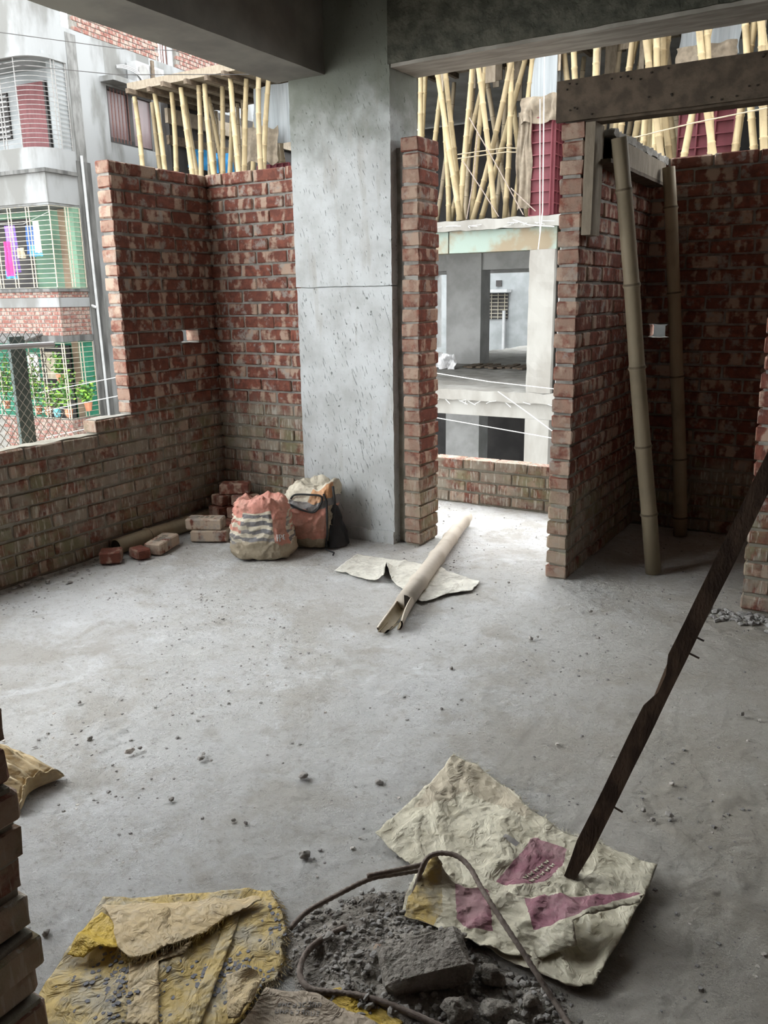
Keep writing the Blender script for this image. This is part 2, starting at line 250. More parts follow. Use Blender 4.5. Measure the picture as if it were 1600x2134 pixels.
def sack_mat(name, base, dust, weave=700, rough=.55, dirt=.45):
    t = NT(name); p = t.pos()
    c = t.mix(t.step(t.noise(p, 9, 5, .65), .40, .66), base, dust)
    c = t.mix(t.math('MULTIPLY', t.step(t.noise(p, 26, 5, .7), .52, .70), dirt), c, tuple(x*.55 for x in dust))
    wv = t.n('ShaderNodeTexWave', wave_type='BANDS', bands_direction='DIAGONAL'); t.set(wv.inputs['Vector'], p); wv.inputs['Scale'].default_value = weave/6.28
    v1 = t.n('ShaderNodeTexVoronoi'); t.set(v1.inputs['Vector'], t.vmath('ADD', p, t.vmath('MULTIPLY', t.n('ShaderNodeTexNoise', i2=6.).outputs['Color'], (.12, .12, .12)))); v1.inputs['Scale'].default_value = 15
    v2 = t.n('ShaderNodeTexVoronoi'); t.set(v2.inputs['Vector'], p); v2.inputs['Scale'].default_value = 38
    b = t.bump(v1.outputs['Distance'], .45, .02)
    b = t.bump(v2.outputs['Distance'], .35, .007, b)
    b = t.bump(t.noise(p, 30, 5, .7, .3), .35, .008, b)
    b = t.bump(wv.outputs['Fac'], .12, .001, b)
    return t.done(c, rough, b)
M['sack_cream'] = sack_mat('cream_woven_plastic', (.62, .58, .45), (.47, .43, .32), rough=.42)
M['sack_in'] = sack_mat('tan_sack_lining', (.50, .44, .33), (.40, .35, .26))
M['sack_pink'] = sack_mat('rose_print', (.27, .115, .145), (.36, .215, .225))
M['sack_yellow'] = sack_mat('yellow_woven_plastic', (.52, .38, .13), (.40, .36, .27), dirt=.6)
M['sack_gold'] = sack_mat('bright_yellow_weave', (.58, .40, .06), (.5, .36, .10))
M['sack_tan'] = sack_mat('tan_paper_faced_sack', (.56, .43, .24), (.50, .41, .27))
M['sack_white'] = sack_mat('white_woven_plastic', (.68, .66, .58), (.54, .52, .46))
M['sack_brown'] = sack_mat('brown_paper', (.44, .36, .27), (.36, .30, .23))
M['print_grey'] = pm('grey_print_ink', (.25, .24, .24), (.33, .31, .29), 40, bump=0)
M['st_cream'] = sack_mat('stripe_cream', (.66, .60, .48), (.52, .47, .37))
M['st_pink'] = sack_mat('stripe_salmon', (.60, .27, .21), (.48, .26, .20))
M['st_grey'] = sack_mat('stripe_slate', (.19, .185, .19), (.27, .25, .235))
M['st_soil'] = sack_mat('mud_stained_sack', (.40, .34, .25), (.31, .26, .19))
M['st_orange'] = sack_mat('stripe_orange', (.62, .33, .17), (.5, .3, .18))
M['black_cord'] = pm('black_strap', (.03, .03, .032), (.045, .045, .045), 20, bump=0)
M['black_bag'] = pm('black_plastic', (.02, .02, .022), (.03, .03, .032), 6, rough=.45, bump=.3)  # black for the shadow gap and hanging straps beside the pink sack

# ------------------------------------------------------------------ mesh helpers
class MB:
    def __init__(s): s.v = []; s.f = []; s.mi = []
    def add(s, vs_, fs, mi=0):
        k = len(s.v); s.v += [Vector(a) for a in vs_]
        for f in fs: s.f.append([k+i for i in f]); s.mi.append(mi)
        return s
    def box(s, lo, hi, mi=0, R=None, c=None):
        x0, y0, z0 = lo; x1, y1, z1 = hi
        v = [Vector(a) for a in ((x0,y0,z0),(x1,y0,z0),(x1,y1,z0),(x0,y1,z0),(x0,y0,z1),(x1,y0,z1),(x1,y1,z1),(x0,y1,z1))]
        return s.add(v, [(0,3,2,1),(4,5,6,7),(0,1,5,4),(1,2,6,5),(2,3,7,6),(3,0,4,7)], mi)
    def bar(s, a, b, w_, h_, mi=0, up=(0, 0, 1)):
        a, b = Vector(a), Vector(b); d = (b-a).normalized(); u = Vector(up)
        if abs(d.dot(u)) > .95: u = Vector((0, 1, 0))
        x = d.cross(u).normalized(); y = x.cross(d).normalized()
        v = [p + x*(sx*w_/2) + y*(sy*h_/2) for p in (a, b) for sx, sy in ((-1,-1),(1,-1),(1,1),(-1,1))]
        return s.add(v, [(0,1,2,3),(7,6,5,4),(0,4,5,1),(1,5,6,2),(2,6,7,3),(3,7,4,0)], mi)
    def tube(s, path, r, n=8, mi=0, caps=True, rs=None):
        P = [Vector(a) for a in path]; k0 = len(s.v); prev = None
        for i, p in enumerate(P):
            d = (P[min(i+1, len(P)-1)] - P[max(i-1, 0)]).normalized()
            if prev is None:
                prev = d.orthogonal().normalized()
            x = (prev - d*prev.dot(d)).normalized(); prev = x; y = d.cross(x)
            rr = rs[i] if rs else r
            for j in range(n):
                a = 2*PI*j/n; s.v.append(p + x*(math.cos(a)*rr) + y*(math.sin(a)*rr))
        for i in range(len(P)-1):
            for j in range(n):
                a = k0+i*n+j; b = k0+i*n+(j+1) % n
                s.f.append([a, b, b+n, a+n]); s.mi.append(mi if not isinstance(mi, list) else mi[i])
        if caps:
            m_ = mi if not isinstance(mi, list) else mi[0]
            s.f.append([k0+j for j in reversed(range(n))]); s.mi.append(m_)
            s.f.append([k0+(len(P)-1)*n+j for j in range(n)]); s.mi.append(m_)
        return s
    def rough_box(s, lo, hi, cell, amp, mi=0, freq=14.):
        lo, hi = Vector(lo), Vector(hi)
        for ax in range(3):
            u, v_ = (ax+1) % 3, (ax+2) % 3
            nu = max(1, round((hi[u]-lo[u])/cell)); nv = max(1, round((hi[v_]-lo[v_])/cell))
            for side in (0, 1):
                k = len(s.v)
                for i in range(nu+1):
                    for j in range(nv+1):
                        p = Vector((0, 0, 0)); p[ax] = (lo, hi)[side][ax]
                        p[u] = lo[u]+(hi[u]-lo[u])*i/nu; p[v_] = lo[v_]+(hi[v_]-lo[v_])*j/nv
                        s.v.append(p + noise.noise_vector(p*freq)*amp)
                for i in range(nu):
                    for j in range(nv):
                        a = k+i*(nv+1)+j
                        f = [a, a+nv+1, a+nv+2, a+1]
                        s.f.append(f if side else f[::-1]); s.mi.append(mi)
        return s
    def build(s, name, mats, parent=None, smooth=False, kind=None, origin=None):
        me = bpy.data.meshes.new(name)
        xs = [p.x for p in s.v]; ys = [p.y for p in s.v]; zs = [p.z for p in s.v]
        o0 = Vector(origin) if origin is not None else Vector(((min(xs)+max(xs))/2, (min(ys)+max(ys))/2, min(zs)))
        me.from_pydata([p-o0 for p in s.v], [], s.f)
        for m in (mats if isinstance(mats, (list, tuple)) else [mats]): me.materials.append(M[m])
        me.polygons.foreach_set('material_index', s.mi)
        if smooth: me.polygons.foreach_set('use_smooth', [True]*len(s.f))
        me.validate(); me.update()
        ob = bpy.data.objects.new(name, me); col.objects.link(ob)
        place(ob, o0, parent)
        if kind: ob['kind'] = kind
        return ob

def smooth_path(P, n=6):
    P = [Vector(p) for p in P]; out = []
    for i in range(len(P)-1):
        p0, p1, p2, p3 = P[max(i-1, 0)], P[i], P[i+1], P[min(i+2, len(P)-1)]
        for k in range(n):
            t = k/n; out.append(.5*((2*p1)+(p2-p0)*t+(2*p0-5*p1+4*p2-p3)*t*t+(3*p1-p0-3*p2+p3)*t**3))
    out.append(P[-1]); return out

WL = {}
def place(ob, loc, parent=None):
    loc = Vector(loc); WL[ob.name] = loc
    if parent is not None:
        ob.parent = parent; ob.location = loc - WL[parent.name]
    else: ob.location = loc

def tag(o, label, cat, group=None):
    o['label'] = label; o['category'] = cat
    if group: o['group'] = group
    return o
def empty(name, loc, label=None, cat=None, group=None, kind=None):
    o = bpy.data.objects.new(name, None); col.objects.link(o); place(o, loc)
    if label: tag(o, label, cat, group)
    if kind: o['kind'] = kind
    return o
def bx(name, lo, hi, mat, parent=None, kind=None):
    return MB().box(lo, hi).build(name, mat, parent, kind=kind)

def brick_variants(mat, n, seed, L=.236, W=.112, H=.069, jit=.0022, bev=.007):
    rg = random.Random(seed); out = []
    for i in range(n):
        bm = bmesh.new(); bmesh.ops.create_cube(bm, size=1)
        for v in bm.verts: v.co = Vector((v.co.x*L, v.co.y*W, v.co.z*H))
        bmesh.ops.bevel(bm, geom=list(bm.edges), offset=bev*rg.uniform(.6, 1.4), segments=1, affect='EDGES')
        for v in bm.verts: v.co += Vector((rg.uniform(-1, 1), rg.uniform(-1, 1), rg.uniform(-1, 1)))*jit
        me = bpy.data.meshes.new('brick'); bm.to_mesh(me); bm.free(); me.materials.append(M[mat]); out.append(me)
    return out
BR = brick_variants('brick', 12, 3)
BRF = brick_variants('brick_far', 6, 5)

def brick_wall(name, axis, c, rowh, nrow, iv, seed, z0=0., mats=('mortar',), var=None, pitch=.25, stack=False, th=.115, kind='structure', parent=None, amp=.007, shift=0., mcell=.025):
    rg = random.Random(seed); var = var or BR
    mb = MB(); r = 0
    while r < nrow:
        r2 = r
        while r2+1 < nrow and iv(r2+1) == iv(r): r2 += 1
        for a, b in iv(r):
            zt = z0+(r2+1)*rowh-.014 if r2 == nrow-1 or iv(r2+1) == [] else z0+(r2+1)*rowh
            a2, b2 = a+.012, b-.012
            h = th/2-.013
            zb = z0+r*rowh-(.05 if r == 0 else 0)
            if axis == 'x': mb.rough_box((a2, c-h, zb), (b2, c+h, zt), mcell, amp)
            else: mb.rough_box((c-h, a2, zb), (c+h, b2, zt), mcell, amp)
        r = r2+1
    wall = mb.build(name, mats, parent, kind=kind, smooth=True)
    for r in range(nrow):
        off = shift + (0 if stack or r % 2 == 0 else pitch/2) + rg.uniform(-.015, .015)
        for a, b in iv(r):
            k = math.floor((a-off)/pitch)-1; segs = []
            while True:
                s0 = off+k*pitch; e0 = s0+pitch-.012; k += 1
                if s0 > b: break
                s1, e1 = max(s0, a), min(e0, b)
                if e1-s1 > .001: segs.append([s1, e1])
            if len(segs) > 1 and segs[0][1]-a < .075: segs[1][0] = a; segs.pop(0)
            if len(segs) > 1 and b-segs[-1][0] < .075: segs[-2][1] = b; segs.pop()
            segs[0][0] = a; segs[-1][1] = b
            for s1, e1 in segs:
                if s1 == a: s1 += rg.uniform(-.006, .008)
                if e1 == b: e1 -= rg.uniform(-.006, .008)
                ob = bpy.data.objects.new('brick', rg.choice(var)); col.objects.link(ob)
                m = (s1+e1)/2; zc = z0+(r+.5)*rowh + rg.uniform(-.003, .002); n_ = c+rg.uniform(-.004, .004)
                place(ob, (m, n_, zc) if axis == 'x' else (n_, m, zc), wall)
                ob.scale = ((e1-s1)/.236, th/.115*rg.uniform(.985, 1.03), rowh/.0815*rg.uniform(.95, 1.03))
                ob.rotation_euler = (rg.uniform(-.02, .02), rg.uniform(-.012, .012), rg.uniform(-.012, .012) + (0 if axis == 'x' else PI/2) + (PI if rg.random() < .5 else 0))
    return wall

# ------------------------------------------------------------------ the room
def floor():
    rg = random.Random(1); mb = MB()
    x0, x1, y0, y1, c = -4.07, 1.0, .5, 5.56, .0125
    nx = round((x1-x0)/c); ny = round((y1-y0)/c)
    for i in range(nx+1):
        for j in range(ny+1):
            p = Vector((x0+(x1-x0)*i/nx, y0+(y1-y0)*j/ny, 0))
            h = noise.noise(p*1.1)*.006 + noise.noise(p*6)*.005 + noise.noise(p*3)*.004
            q = p*13; rdg = noise.noise(q); patch = max(0, noise.noise(p*1.7+Vector((5, 1, 0)))+.15)
            h += max(0, rdg-.1)*.022*patch + noise.noise(p*31)*.0032
            cr = max(0, noise.noise(p*2.1+Vector((9, 4, 0)))+.25)
            h += (1-min(1, abs(noise.noise(p*19+Vector((0, 0, 2))))*3))*.0045*cr + (1-min(1, abs(noise.noise(p*44))*2.5))*.0028*cr + noise.noise(p*75)*.0016
            mb.v.append(Vector((p.x, p.y, h-.008)))
    for i in range(nx):
        for j in range(ny):
            a = i*(ny+1)+j; mb.f.append([a, a+ny+1, a+ny+2, a+1]); mb.mi.append(0)
    mb.box((x0, y0, -.16), (x1, y1, -.045))
    mb.box((x1, -4.5, -.16), (4.5, y1, -.006)); mb.box((x0, -4.5, -.16), (x1, y0, -.006))
    mb.build('floor', 'floor', smooth=True, kind='structure')
floor()
ceil_ = MB().box((-4.15, -4.5, 3.12), (4.5, 4.6, 3.3)).box((-1.48, 4.6, 3.12), (4.5, 5.75, 3.3)).box((-4.15, 4.6, 3.12), (-1.48, 5.25, 3.3)).build('ceiling', 'ceiling', kind='structure')

bx('upper_storeys', (-4.1, -9, 3.3), (9, 4.6, 12), 'bare_wall', kind='structure')  # unseen mass added overhead to cut sky light on the facades outside
# column with the beams that meet on it
colm = MB(); colm.rough_box((-3.195, 4.27, .06), (-2.513, 4.575, 1.552), .03, .0035, freq=20); colm.rough_box((-3.198, 4.266, 1.558), (-2.511, 4.578, 3.12), .03, .0035, freq=20); colm.rough_box((-3.18, 4.29, 1.5), (-2.53, 4.56, 1.6), .05, .001)
colm.rough_box((-3.21, 4.253, -.02), (-2.512, 4.59, .072), .025, .010, freq=25)
colm.build('trim_1', 'column', smooth=True, kind='structure')
b1 = MB().rough_box((-3.285, -4.5, 2.722), (-2.94, 4.268, 3.12), .12, .003)
b1.build('trim_2', 'ceiling', smooth=True, kind='structure')
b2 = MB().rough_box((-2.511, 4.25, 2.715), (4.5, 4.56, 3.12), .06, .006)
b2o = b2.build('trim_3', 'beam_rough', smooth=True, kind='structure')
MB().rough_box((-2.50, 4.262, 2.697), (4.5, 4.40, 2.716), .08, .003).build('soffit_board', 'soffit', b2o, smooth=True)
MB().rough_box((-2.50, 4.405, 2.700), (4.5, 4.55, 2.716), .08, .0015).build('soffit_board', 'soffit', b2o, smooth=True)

RH = .0815
def iv_left(r):
    if r < 9: return [(-1.0, 4.44)]
    if r == 9: return [(3.262, 4.44)]
    if r == 15: return [(3.53, 4.035), (4.165, 4.44)]
    return [(3.53, 4.44)]
brick_wall('wall_left', 'y', -4.0075, RH, 28, iv_left, 11, shift=.03)
brick_wall('wall_back', 'x', 4.388, RH, 28, lambda r: [(-3.95, -3.19)], 12, shift=.06)
brick_wall('wall_pier', 'y', -2.4, .084, 28, lambda r: [(4.29, 4.53)], 13, shift=4.29-17*.25+.0, stack=True)
MB().rough_box((-2.515, 4.335, 0), (-2.455, 4.52, 2.30), .03, .005).build('mortar_fill', 'mortar', bpy.data.objects['wall_pier'], smooth=True)
brick_wall('wall_partition', 'y', -1.4045, RH, 28, lambda r: [(4.095, 5.45)], 14, shift=.10)
def iv_rb(r):
    if r == 15: return [(-1.462, -1.312), (-1.212, 1.2)]
    if r == 0: return [(-1.462, -.705), (-.67, 1.2)]
    return [(-1.462, 1.2)]
brick_wall('wall_right', 'x', 5.4875, RH, 28, iv_rb, 15, shift=.13)
brick_wall('wall_front', 'x', 4.1525, RH, 33, lambda r: [(-.478, 1.2)], 16, shift=.02)
def iv_bal(r): return [(-3.6, -1.60)] if r == 0 else [(-3.6, -1.464)]
brick_wall('wall_balcony', 'x', 5.4775, .084, 4, iv_bal, 17, shift=.04)
NEAR = [random.Random(r).uniform(-1.385, -1.345) for r in range(40)]
brick_wall('wall_near', 'x', .7875, .083, 33, lambda r: [(-2.9, NEAR[r])], 18, shift=-1.4, amp=.003)
# outside the picture: the rest of the flat, its walls closed up to darken the room
bx('wall_far_side', (3.2, -4.5, 0), (3.32, 4.2, 3.12), 'bare_wall', kind='structure')
bx('wall_front_rest', (1.2, 4.1, 0), (3.2, 4.21, 2.8), 'bare_wall', kind='structure')
bx('wall_toilet_side', (.75, 4.21, 0), (.87, 5.43, 3.12), 'bare_wall', kind='structure')  # unseen wall added to keep light out of the toilet
bx('wall_behind', (-4.0, -4.5, 0), (3.2, -4.38, 3.12), 'bare_wall', kind='structure')
bx('wall_left_rear', (-4.07, -4.5, 0), (-3.95, -1.0, 3.12), 'bare_wall', kind='structure')
MB().rough_box((.285, 2.74, 0), (.70, 3.16, 3.12), .08, .004).build('trim_4', 'column', smooth=True, kind='structure')

# lintel over the toilet door: planks around a concrete core
lt = empty('lintel', (-.5, 4.15, 2.28), 'heavy brown plank-cased lintel spanning the doorway onto the brick partition', 'lintel')
MB().rough_box((-1.49, 4.088, 2.283), (.2, 4.112, 2.462), .08, .0015).build('front_plank', 'timber', lt)
MB().rough_box((-1.343, 4.112, 2.272), (.2, 4.205, 2.29), .08, .0015).build('bottom_plank', 'timber', lt)
MB().rough_box((-1.47, 4.113, 2.292), (.2, 4.2, 2.45), .08, .002).build('concrete_core', 'ceiling', lt)
rg = random.Random(8)
nl = MB()
for i in range(26):
    x = rg.uniform(-1.46, -.45); z = rg.choice((2.30, 2.335, 2.42, 2.445))+rg.uniform(-.008, .008)
    nl.tube([(x, 4.0895, z), (x, 4.0835, z)], .0042, 6)
nl.build('nail_heads', 'hollow', lt)
pk = MB().rough_box((-1.345, 4.094, 1.768), (-1.298, 4.235, 2.27), .05, .0012)
tag(pk.build('form_plank', 'timber_pale'), 'short upright form plank fixed to the partition under the lintel', 'plank')

# shelf cast against the partition, still in its boards
sh = empty('shelf_formwork', (-1.29, 4.7, 2.1), 'wooden shelf formwork topped with rough cement, propped by two bamboos', 'formwork')
MB().rough_box((-1.268, 4.27, 2.118), (-1.248, 5.30, 2.222), .05, .0015).build('side_board', 'timber_pale', sh)
MB().rough_box((-1.344, 4.20, 2.10), (-1.248, 5.32, 2.118), .05, .0015).build('bottom_board', 'timber', sh)
MB().rough_box((-1.344, 4.45, 2.12), (-1.27, 5.36, 2.225), .02, .010, freq=30).build('cement_fill', 'mortar', sh, smooth=True)
MB().rough_box((-1.344, 4.25, 2.225), (-1.25, 5.36, 2.258), .02, .014, freq=25).build('cement_crust', 'mortar', sh, smooth=True)

# ------------------------------------------------------------------ bamboo
def bamboo(name, a, b, r, seed, mats=('bamboo', 'bamboo_node'), n=10, gap=.33, bend=.012, parent=None, taper=.85):
    rg = random.Random(seed); a, b = Vector(a), Vector(b); d = b-a; L = d.length; d.normalize()
    x = d.orthogonal().normalized(); y = d.cross(x); ph = rg.uniform(0, 6.28); bd = bend*rg.uniform(.3, 1.3)*L/2.5
    ts = [0.]; mi = []; t = rg.uniform(.1, gap)
    pr = [1.]
    while t < L-.03:
        for dt, k in ((-.018, 1.0), (-.004, 1.17), (.006, 1.04), (.02, .99)):
            if 0 < t+dt < L: ts.append(t+dt); pr.append(k)
        t += gap*rg.uniform(.8, 1.2)
    ts.append(L); pr.append(1.)
    P = []; rs = []
    for t, k in zip(ts, pr):
        u = t/L; wv = math.sin(u*PI)*bd
        P.append(a+d*t + x*(wv*math.cos(ph)) + y*(wv*math.sin(ph)) + x*(math.sin(u*9+ph)*.004)); rs.append(r*k*(1-(1-taper)*u))
    for i in range(len(P)-1): mi.append(1 if (abs(pr[i]-1.17) < .01) else 0)
    mb = MB(); mb.tube(P, r, n, mi, True, rs)
    return mb.build(name, mats, parent, smooth=True)

tag(bamboo('bamboo_pole', (-.975, 4.458, .0), (-1.205, 4.17, 2.20), .043, 1, ('bamboo_old', 'bamboo_ring_old'), 14, .42), 'grey-brown bamboo prop leaning at the doorway end of the shelf formwork', 'bamboo pole', 'props under the shelf')
tag(bamboo('bamboo_pole', (-1.0, 5.275, .0), (-1.205, 5.17, 2.185), .042, 2, ('bamboo_old', 'bamboo_ring_old'), 14, .45), 'grey-brown bamboo prop in the dark corner end of the shelf formwork', 'bamboo pole', 'props under the shelf')

def floor_bamboo():
    root = empty('bamboo_pole', (BAMBOO_FLOOR[1][0], BAMBOO_FLOOR[1][1], 0), 'dusty bamboo pole with a split hollow end, lying across a white sack', 'bamboo pole')
    a, b, tip = (Vector(p) for p in BAMBOO_FLOOR); a.z = b.z = .046
    bamboo('culm', b, a, .046, 5, ('bamboo_dust', 'bamboo_old'), 16, .36, .004, root, .9)
    d = (b-a); d.z = 0; d.normalize(); s = Vector((-d.y, d.x, 0)); L = .30
    def shell(t0, t1, L, flare, drop):
        mb = MB(); nt, na = 7, 9; ri, ro = .036, .045
        for rr in (ro, ri):
            for i in range(nt+1):
                u = i/nt; sh_ = 1-.35*u*u
                for j in range(na+1):
                    an = t0+(t1-t0)*(.5+(j/na-.5)*sh_)
                    p = b + d*(u*L-.01) + s*(math.cos(an)*(rr+flare*u*u)) + Vector((0, 0, math.sin(an)*(rr+flare*u*u*.4)-drop*u))
                    p.z = max(p.z, .004); mb.v.append(p)
        k = (nt+1)*(na+1)
        for i in range(nt):
            for j in range(na):
                q = i*(na+1)+j; mb.f += [[q, q+1, q+na+2, q+na+1], [k+q, k+q+na+1, k+q+na+2, k+q+1]]; mb.mi += [0, 1]
        for i in range(nt):
            for j in (0, na):
                q = i*(na+1)+j; mb.f.append([q, q+na+1, k+q+na+1, k+q]); mb.mi.append(0)
        return mb
    shell(-PI*1.02, -PI*.45, .31, .012, .006).build('split_sliver', ['bamboo_dust', 'bamboo_old'], root, True)
    shell(-PI*.42, PI*.22, .26, .012, .01).build('split_sliver', ['bamboo_dust', 'bamboo_old'], root, True)
    MB().tube([b-d*.012, b-d*.0], .037, 14).build('hollow', 'hollow', root)
    for k in range(2):
        t_ = tip+s*(.02-.045*k)
        MB().tube([b+d*.2+s*(.02-.05*k)+Vector((0, 0, -.03)), t_+d*(.02+.04*k)], .002, 4).build('fibre', 'bamboo', root)
floor_bamboo()

# bamboo lying along the foot of the left wall
lb = empty('bamboo_pole', (-3.87, 3.27, 0), 'old hollow bamboo lying along the foot of the low brick wall', 'bamboo pole')
bamboo('culm', (-3.885, 3.265, .05), (-3.865, 4.2, .047), .05, 6, ('bamboo_old', 'bamboo_ring_old'), 14, .4, .002, lb, .95)
MB().tube([(-3.885, 3.268, .05), (-3.885, 3.262, .05)], .040, 14).build('hollow', 'hollow', lb)

# ------------------------------------------------------------------ leaning timber
def stick():
    f, t = Vector(STICK[0]), Vector(STICK[1]); d = (t-f).normalized()
    top = f + d*((2.62-f.z)/d.z)
    root = empty('wooden_pole', (f.x, f.y, 0), 'dark splintered timber pole leaning with its foot on a cream sack', 'pole')
    cam = Vector((0, 0, 1.489)); L = (top-f).length
    mid = f+d*.9; view = (cam-mid).normalized(); x = d.cross(view).normalized(); y = x.cross(d)
    rg = random.Random(4); mb = MB(); N = 60; ln = .92
    for i in range(N+1):
        u = i/N*L; c = f+d*u
        wl = wr = .0225; 
        wl += noise.noise(Vector((u*6, 1, 0)))*.0022; wr += noise.noise(Vector((u*6, 9, 0)))*.0022
        if .50 < u < .62: wl *= 1-.85*math.sin((u-.50)/.12*PI)**.5
        if i == 0: wl = wr = .014
        if i == 1: wl = wr = .018
        for sx, sy in ((-1, -1), (1, -1), (1, 1), (-1, 1)):
            mb.v.append(c + x*(sx*(wl if sx < 0 else wr)) + y*(sy*.016))
    for i in range(N):
        for j in range(4):
            a = i*4+j; b = i*4+(j+1) % 4; mb.f.append([a, b, b+4, a+4]); mb.mi.append(0)
    mb.f += [[3, 2, 1, 0], [N*4+k for k in range(4)]]; mb.mi += [0, 0]
    mb.build('shaft', 'stick', root)
    MB().bar(f+d*.50-x*.004+y*.003, f+d*.625-x*.012+y*.004, .008, .02, up=y).build('splinter', 'splinter', root)
    for u, s_ in ((.22, .028), (.665, .03), (.71, .022)):
        MB().tube([f+d*u+x*.018, f+d*u+x*(.018+s_)], .0028, 6).build('nail', 'rust', root)
stick()

# ------------------------------------------------------------------ loose bricks
def loose_brick(x, y, z, rz, label, group=None, L=.236, rx=0, ry=0, frog=False, seed=0, name='brick_block', H=.072):
    rg = random.Random(seed)
    root = empty(name, (x, y, z), label, 'brick', group)
    bm = bmesh.new(); bmesh.ops.create_cube(bm, size=1)
    for v in bm.verts: v.co = Vector((v.co.x*L, v.co.y*.114, v.co.z*H+H/2))
    bmesh.ops.bevel(bm, geom=list(bm.edges), offset=.008, segments=1, affect='EDGES')
    bmesh.ops.subdivide_edges(bm, edges=list(bm.edges), cuts=1)
    for v in bm.verts: v.co += noise.noise_vector(v.co*30+Vector((seed, 0, 0)))*.003
    me = bpy.data.meshes.new('brick_body'); bm.to_mesh(me); bm.free(); me.materials.append(M['brick_loose'] if seed % 2 else M['brick_red'])
    o = bpy.data.objects.new('brick_body', me); col.objects.link(o); o.parent = root
    if frog:
        mb = MB()
        for i, lx in enumerate((-.05, -.02, .012, .045)):
            mb.box((lx-.010, -.018, H-.001), (lx+.007, .018, H+.0022)); mb.box((lx-.004, .0, H), (lx+.012, .006, H+.0024))
        f = mb.build('frog_mark', 'mortar', None); f.parent = root; f.location = (f.location.x, f.location.y, f.location.z)
    root.rotation_euler = (rx, ry, rz)
    return root
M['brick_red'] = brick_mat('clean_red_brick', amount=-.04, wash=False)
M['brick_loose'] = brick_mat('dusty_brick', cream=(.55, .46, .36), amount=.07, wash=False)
loose_brick(-3.59, 3.775, 0, .5, 'pale dusty brick lying under another brick beside the sacks', seed=1)
loose_brick(-3.625, 3.775, .074, .44, 'pale dusty brick with frog marks on top of another brick', seed=3, frog=True)
loose_brick(-3.715, 3.475, 0, 1.85, 'cream-grey whole brick resting askew on rubble by the bamboo', seed=5, frog=True, ry=-.03)
loose_brick(-3.80, 3.15, 0, .75, 'clean red brick half beside the low wall', L=.125, seed=2)
loose_brick(-3.71, 3.29, 0, 1.3, 'broken red brick chunk between the red half and the pale brick', L=.09, seed=4, H=.06)
pile = [(-3.745, 4.13, 0, 1.35, 0, 0, .236), (-3.605, 4.13, 0, 1.35, 0, 0, .236), (-3.465, 4.14, 0, 1.35, 0, 0, .236), (-3.745, 4.12, .0735, 1.33, 0, 0, .236), (-3.605, 4.13, .0735, 1.38, 0, 0, .22),
        (-3.745, 4.13, .147, 1.36, 0, 0, .2), (-3.608, 4.15, .147, 1.33, 0, 0, .16), (-3.69, 4.15, .2205, .55, 0, .0, .2), (-3.465, 4.15, .0735, 1.3, 0, 0, .236), (-3.60, 3.955, 0, .3, 0, 0, .10)]
for i, (x, y, z, rz, rx, ry, L) in enumerate(pile):
    loose_brick(x, y, z, rz, 'reddish brick in the tumbled pile filling the wall corner', 'bricks piled in the corner', L, rx, ry, False, 20+2*i)

# ------------------------------------------------------------------ sheets of sacking
def inside(p, poly):
    c = False; j = len(poly)-1
    for i in range(len(poly)):
        a, b = poly[i], poly[j]
        if (a[1] > p[1]) != (b[1] > p[1]) and p[0] < (b[0]-a[0])*(p[1]-a[1])/(b[1]-a[1])+a[0]: c = not c
        j = i
    return c
def resample(poly, step, wob=0., seed=0):
    out = []; n = len(poly)
    for i in range(n):
        a, b = Vector((*poly[i], 0)), Vector((*poly[(i+1) % n], 0)); L = (b-a).length; k = max(1, round(L/step))
        for j in range(k):
            p = a.lerp(b, j/k)
            if wob and j: p += noise.noise_vector(p*40+Vector((seed, 0, 0)))*wob
            out.append((p.x, p.y))
    return out
FOLDS = {}
def crease(x, y, seed, scale):
    if seed not in FOLDS:
        rg = random.Random(seed*7+1); FOLDS[seed] = []
        main = rg.uniform(0, PI)
        for _ in range(7):
            a = main+rg.gauss(0, .5); FOLDS[seed].append((math.cos(a), math.sin(a), rg.uniform(0, 50), rg.uniform(.7, 1.5), rg.uniform(0, 50)))
    best = 0.; wx = noise.noise(Vector((x*scale*.5, y*scale*.5, seed)))*.35/scale; wy = noise.noise(Vector((x*scale*.5+9, y*scale*.5, seed)))*.35/scale
    x += wx; y += wy
    for c, s, o, f, o2 in FOLDS[seed]:
        t = (x*c+y*s)*scale*.55*f+o; d = abs(t-round(t))
        al = noise.noise(Vector((round(t)*3.7+o2, (-x*s+y*c)*scale*.45+o2, seed)))
        if al > .12: best = max(best, max(0, 1-d*5.5)*min(1, (al-.12)*5))
    return best + .25*noise.noise(Vector((x*scale*.6, y*scale*.6, seed+2)))
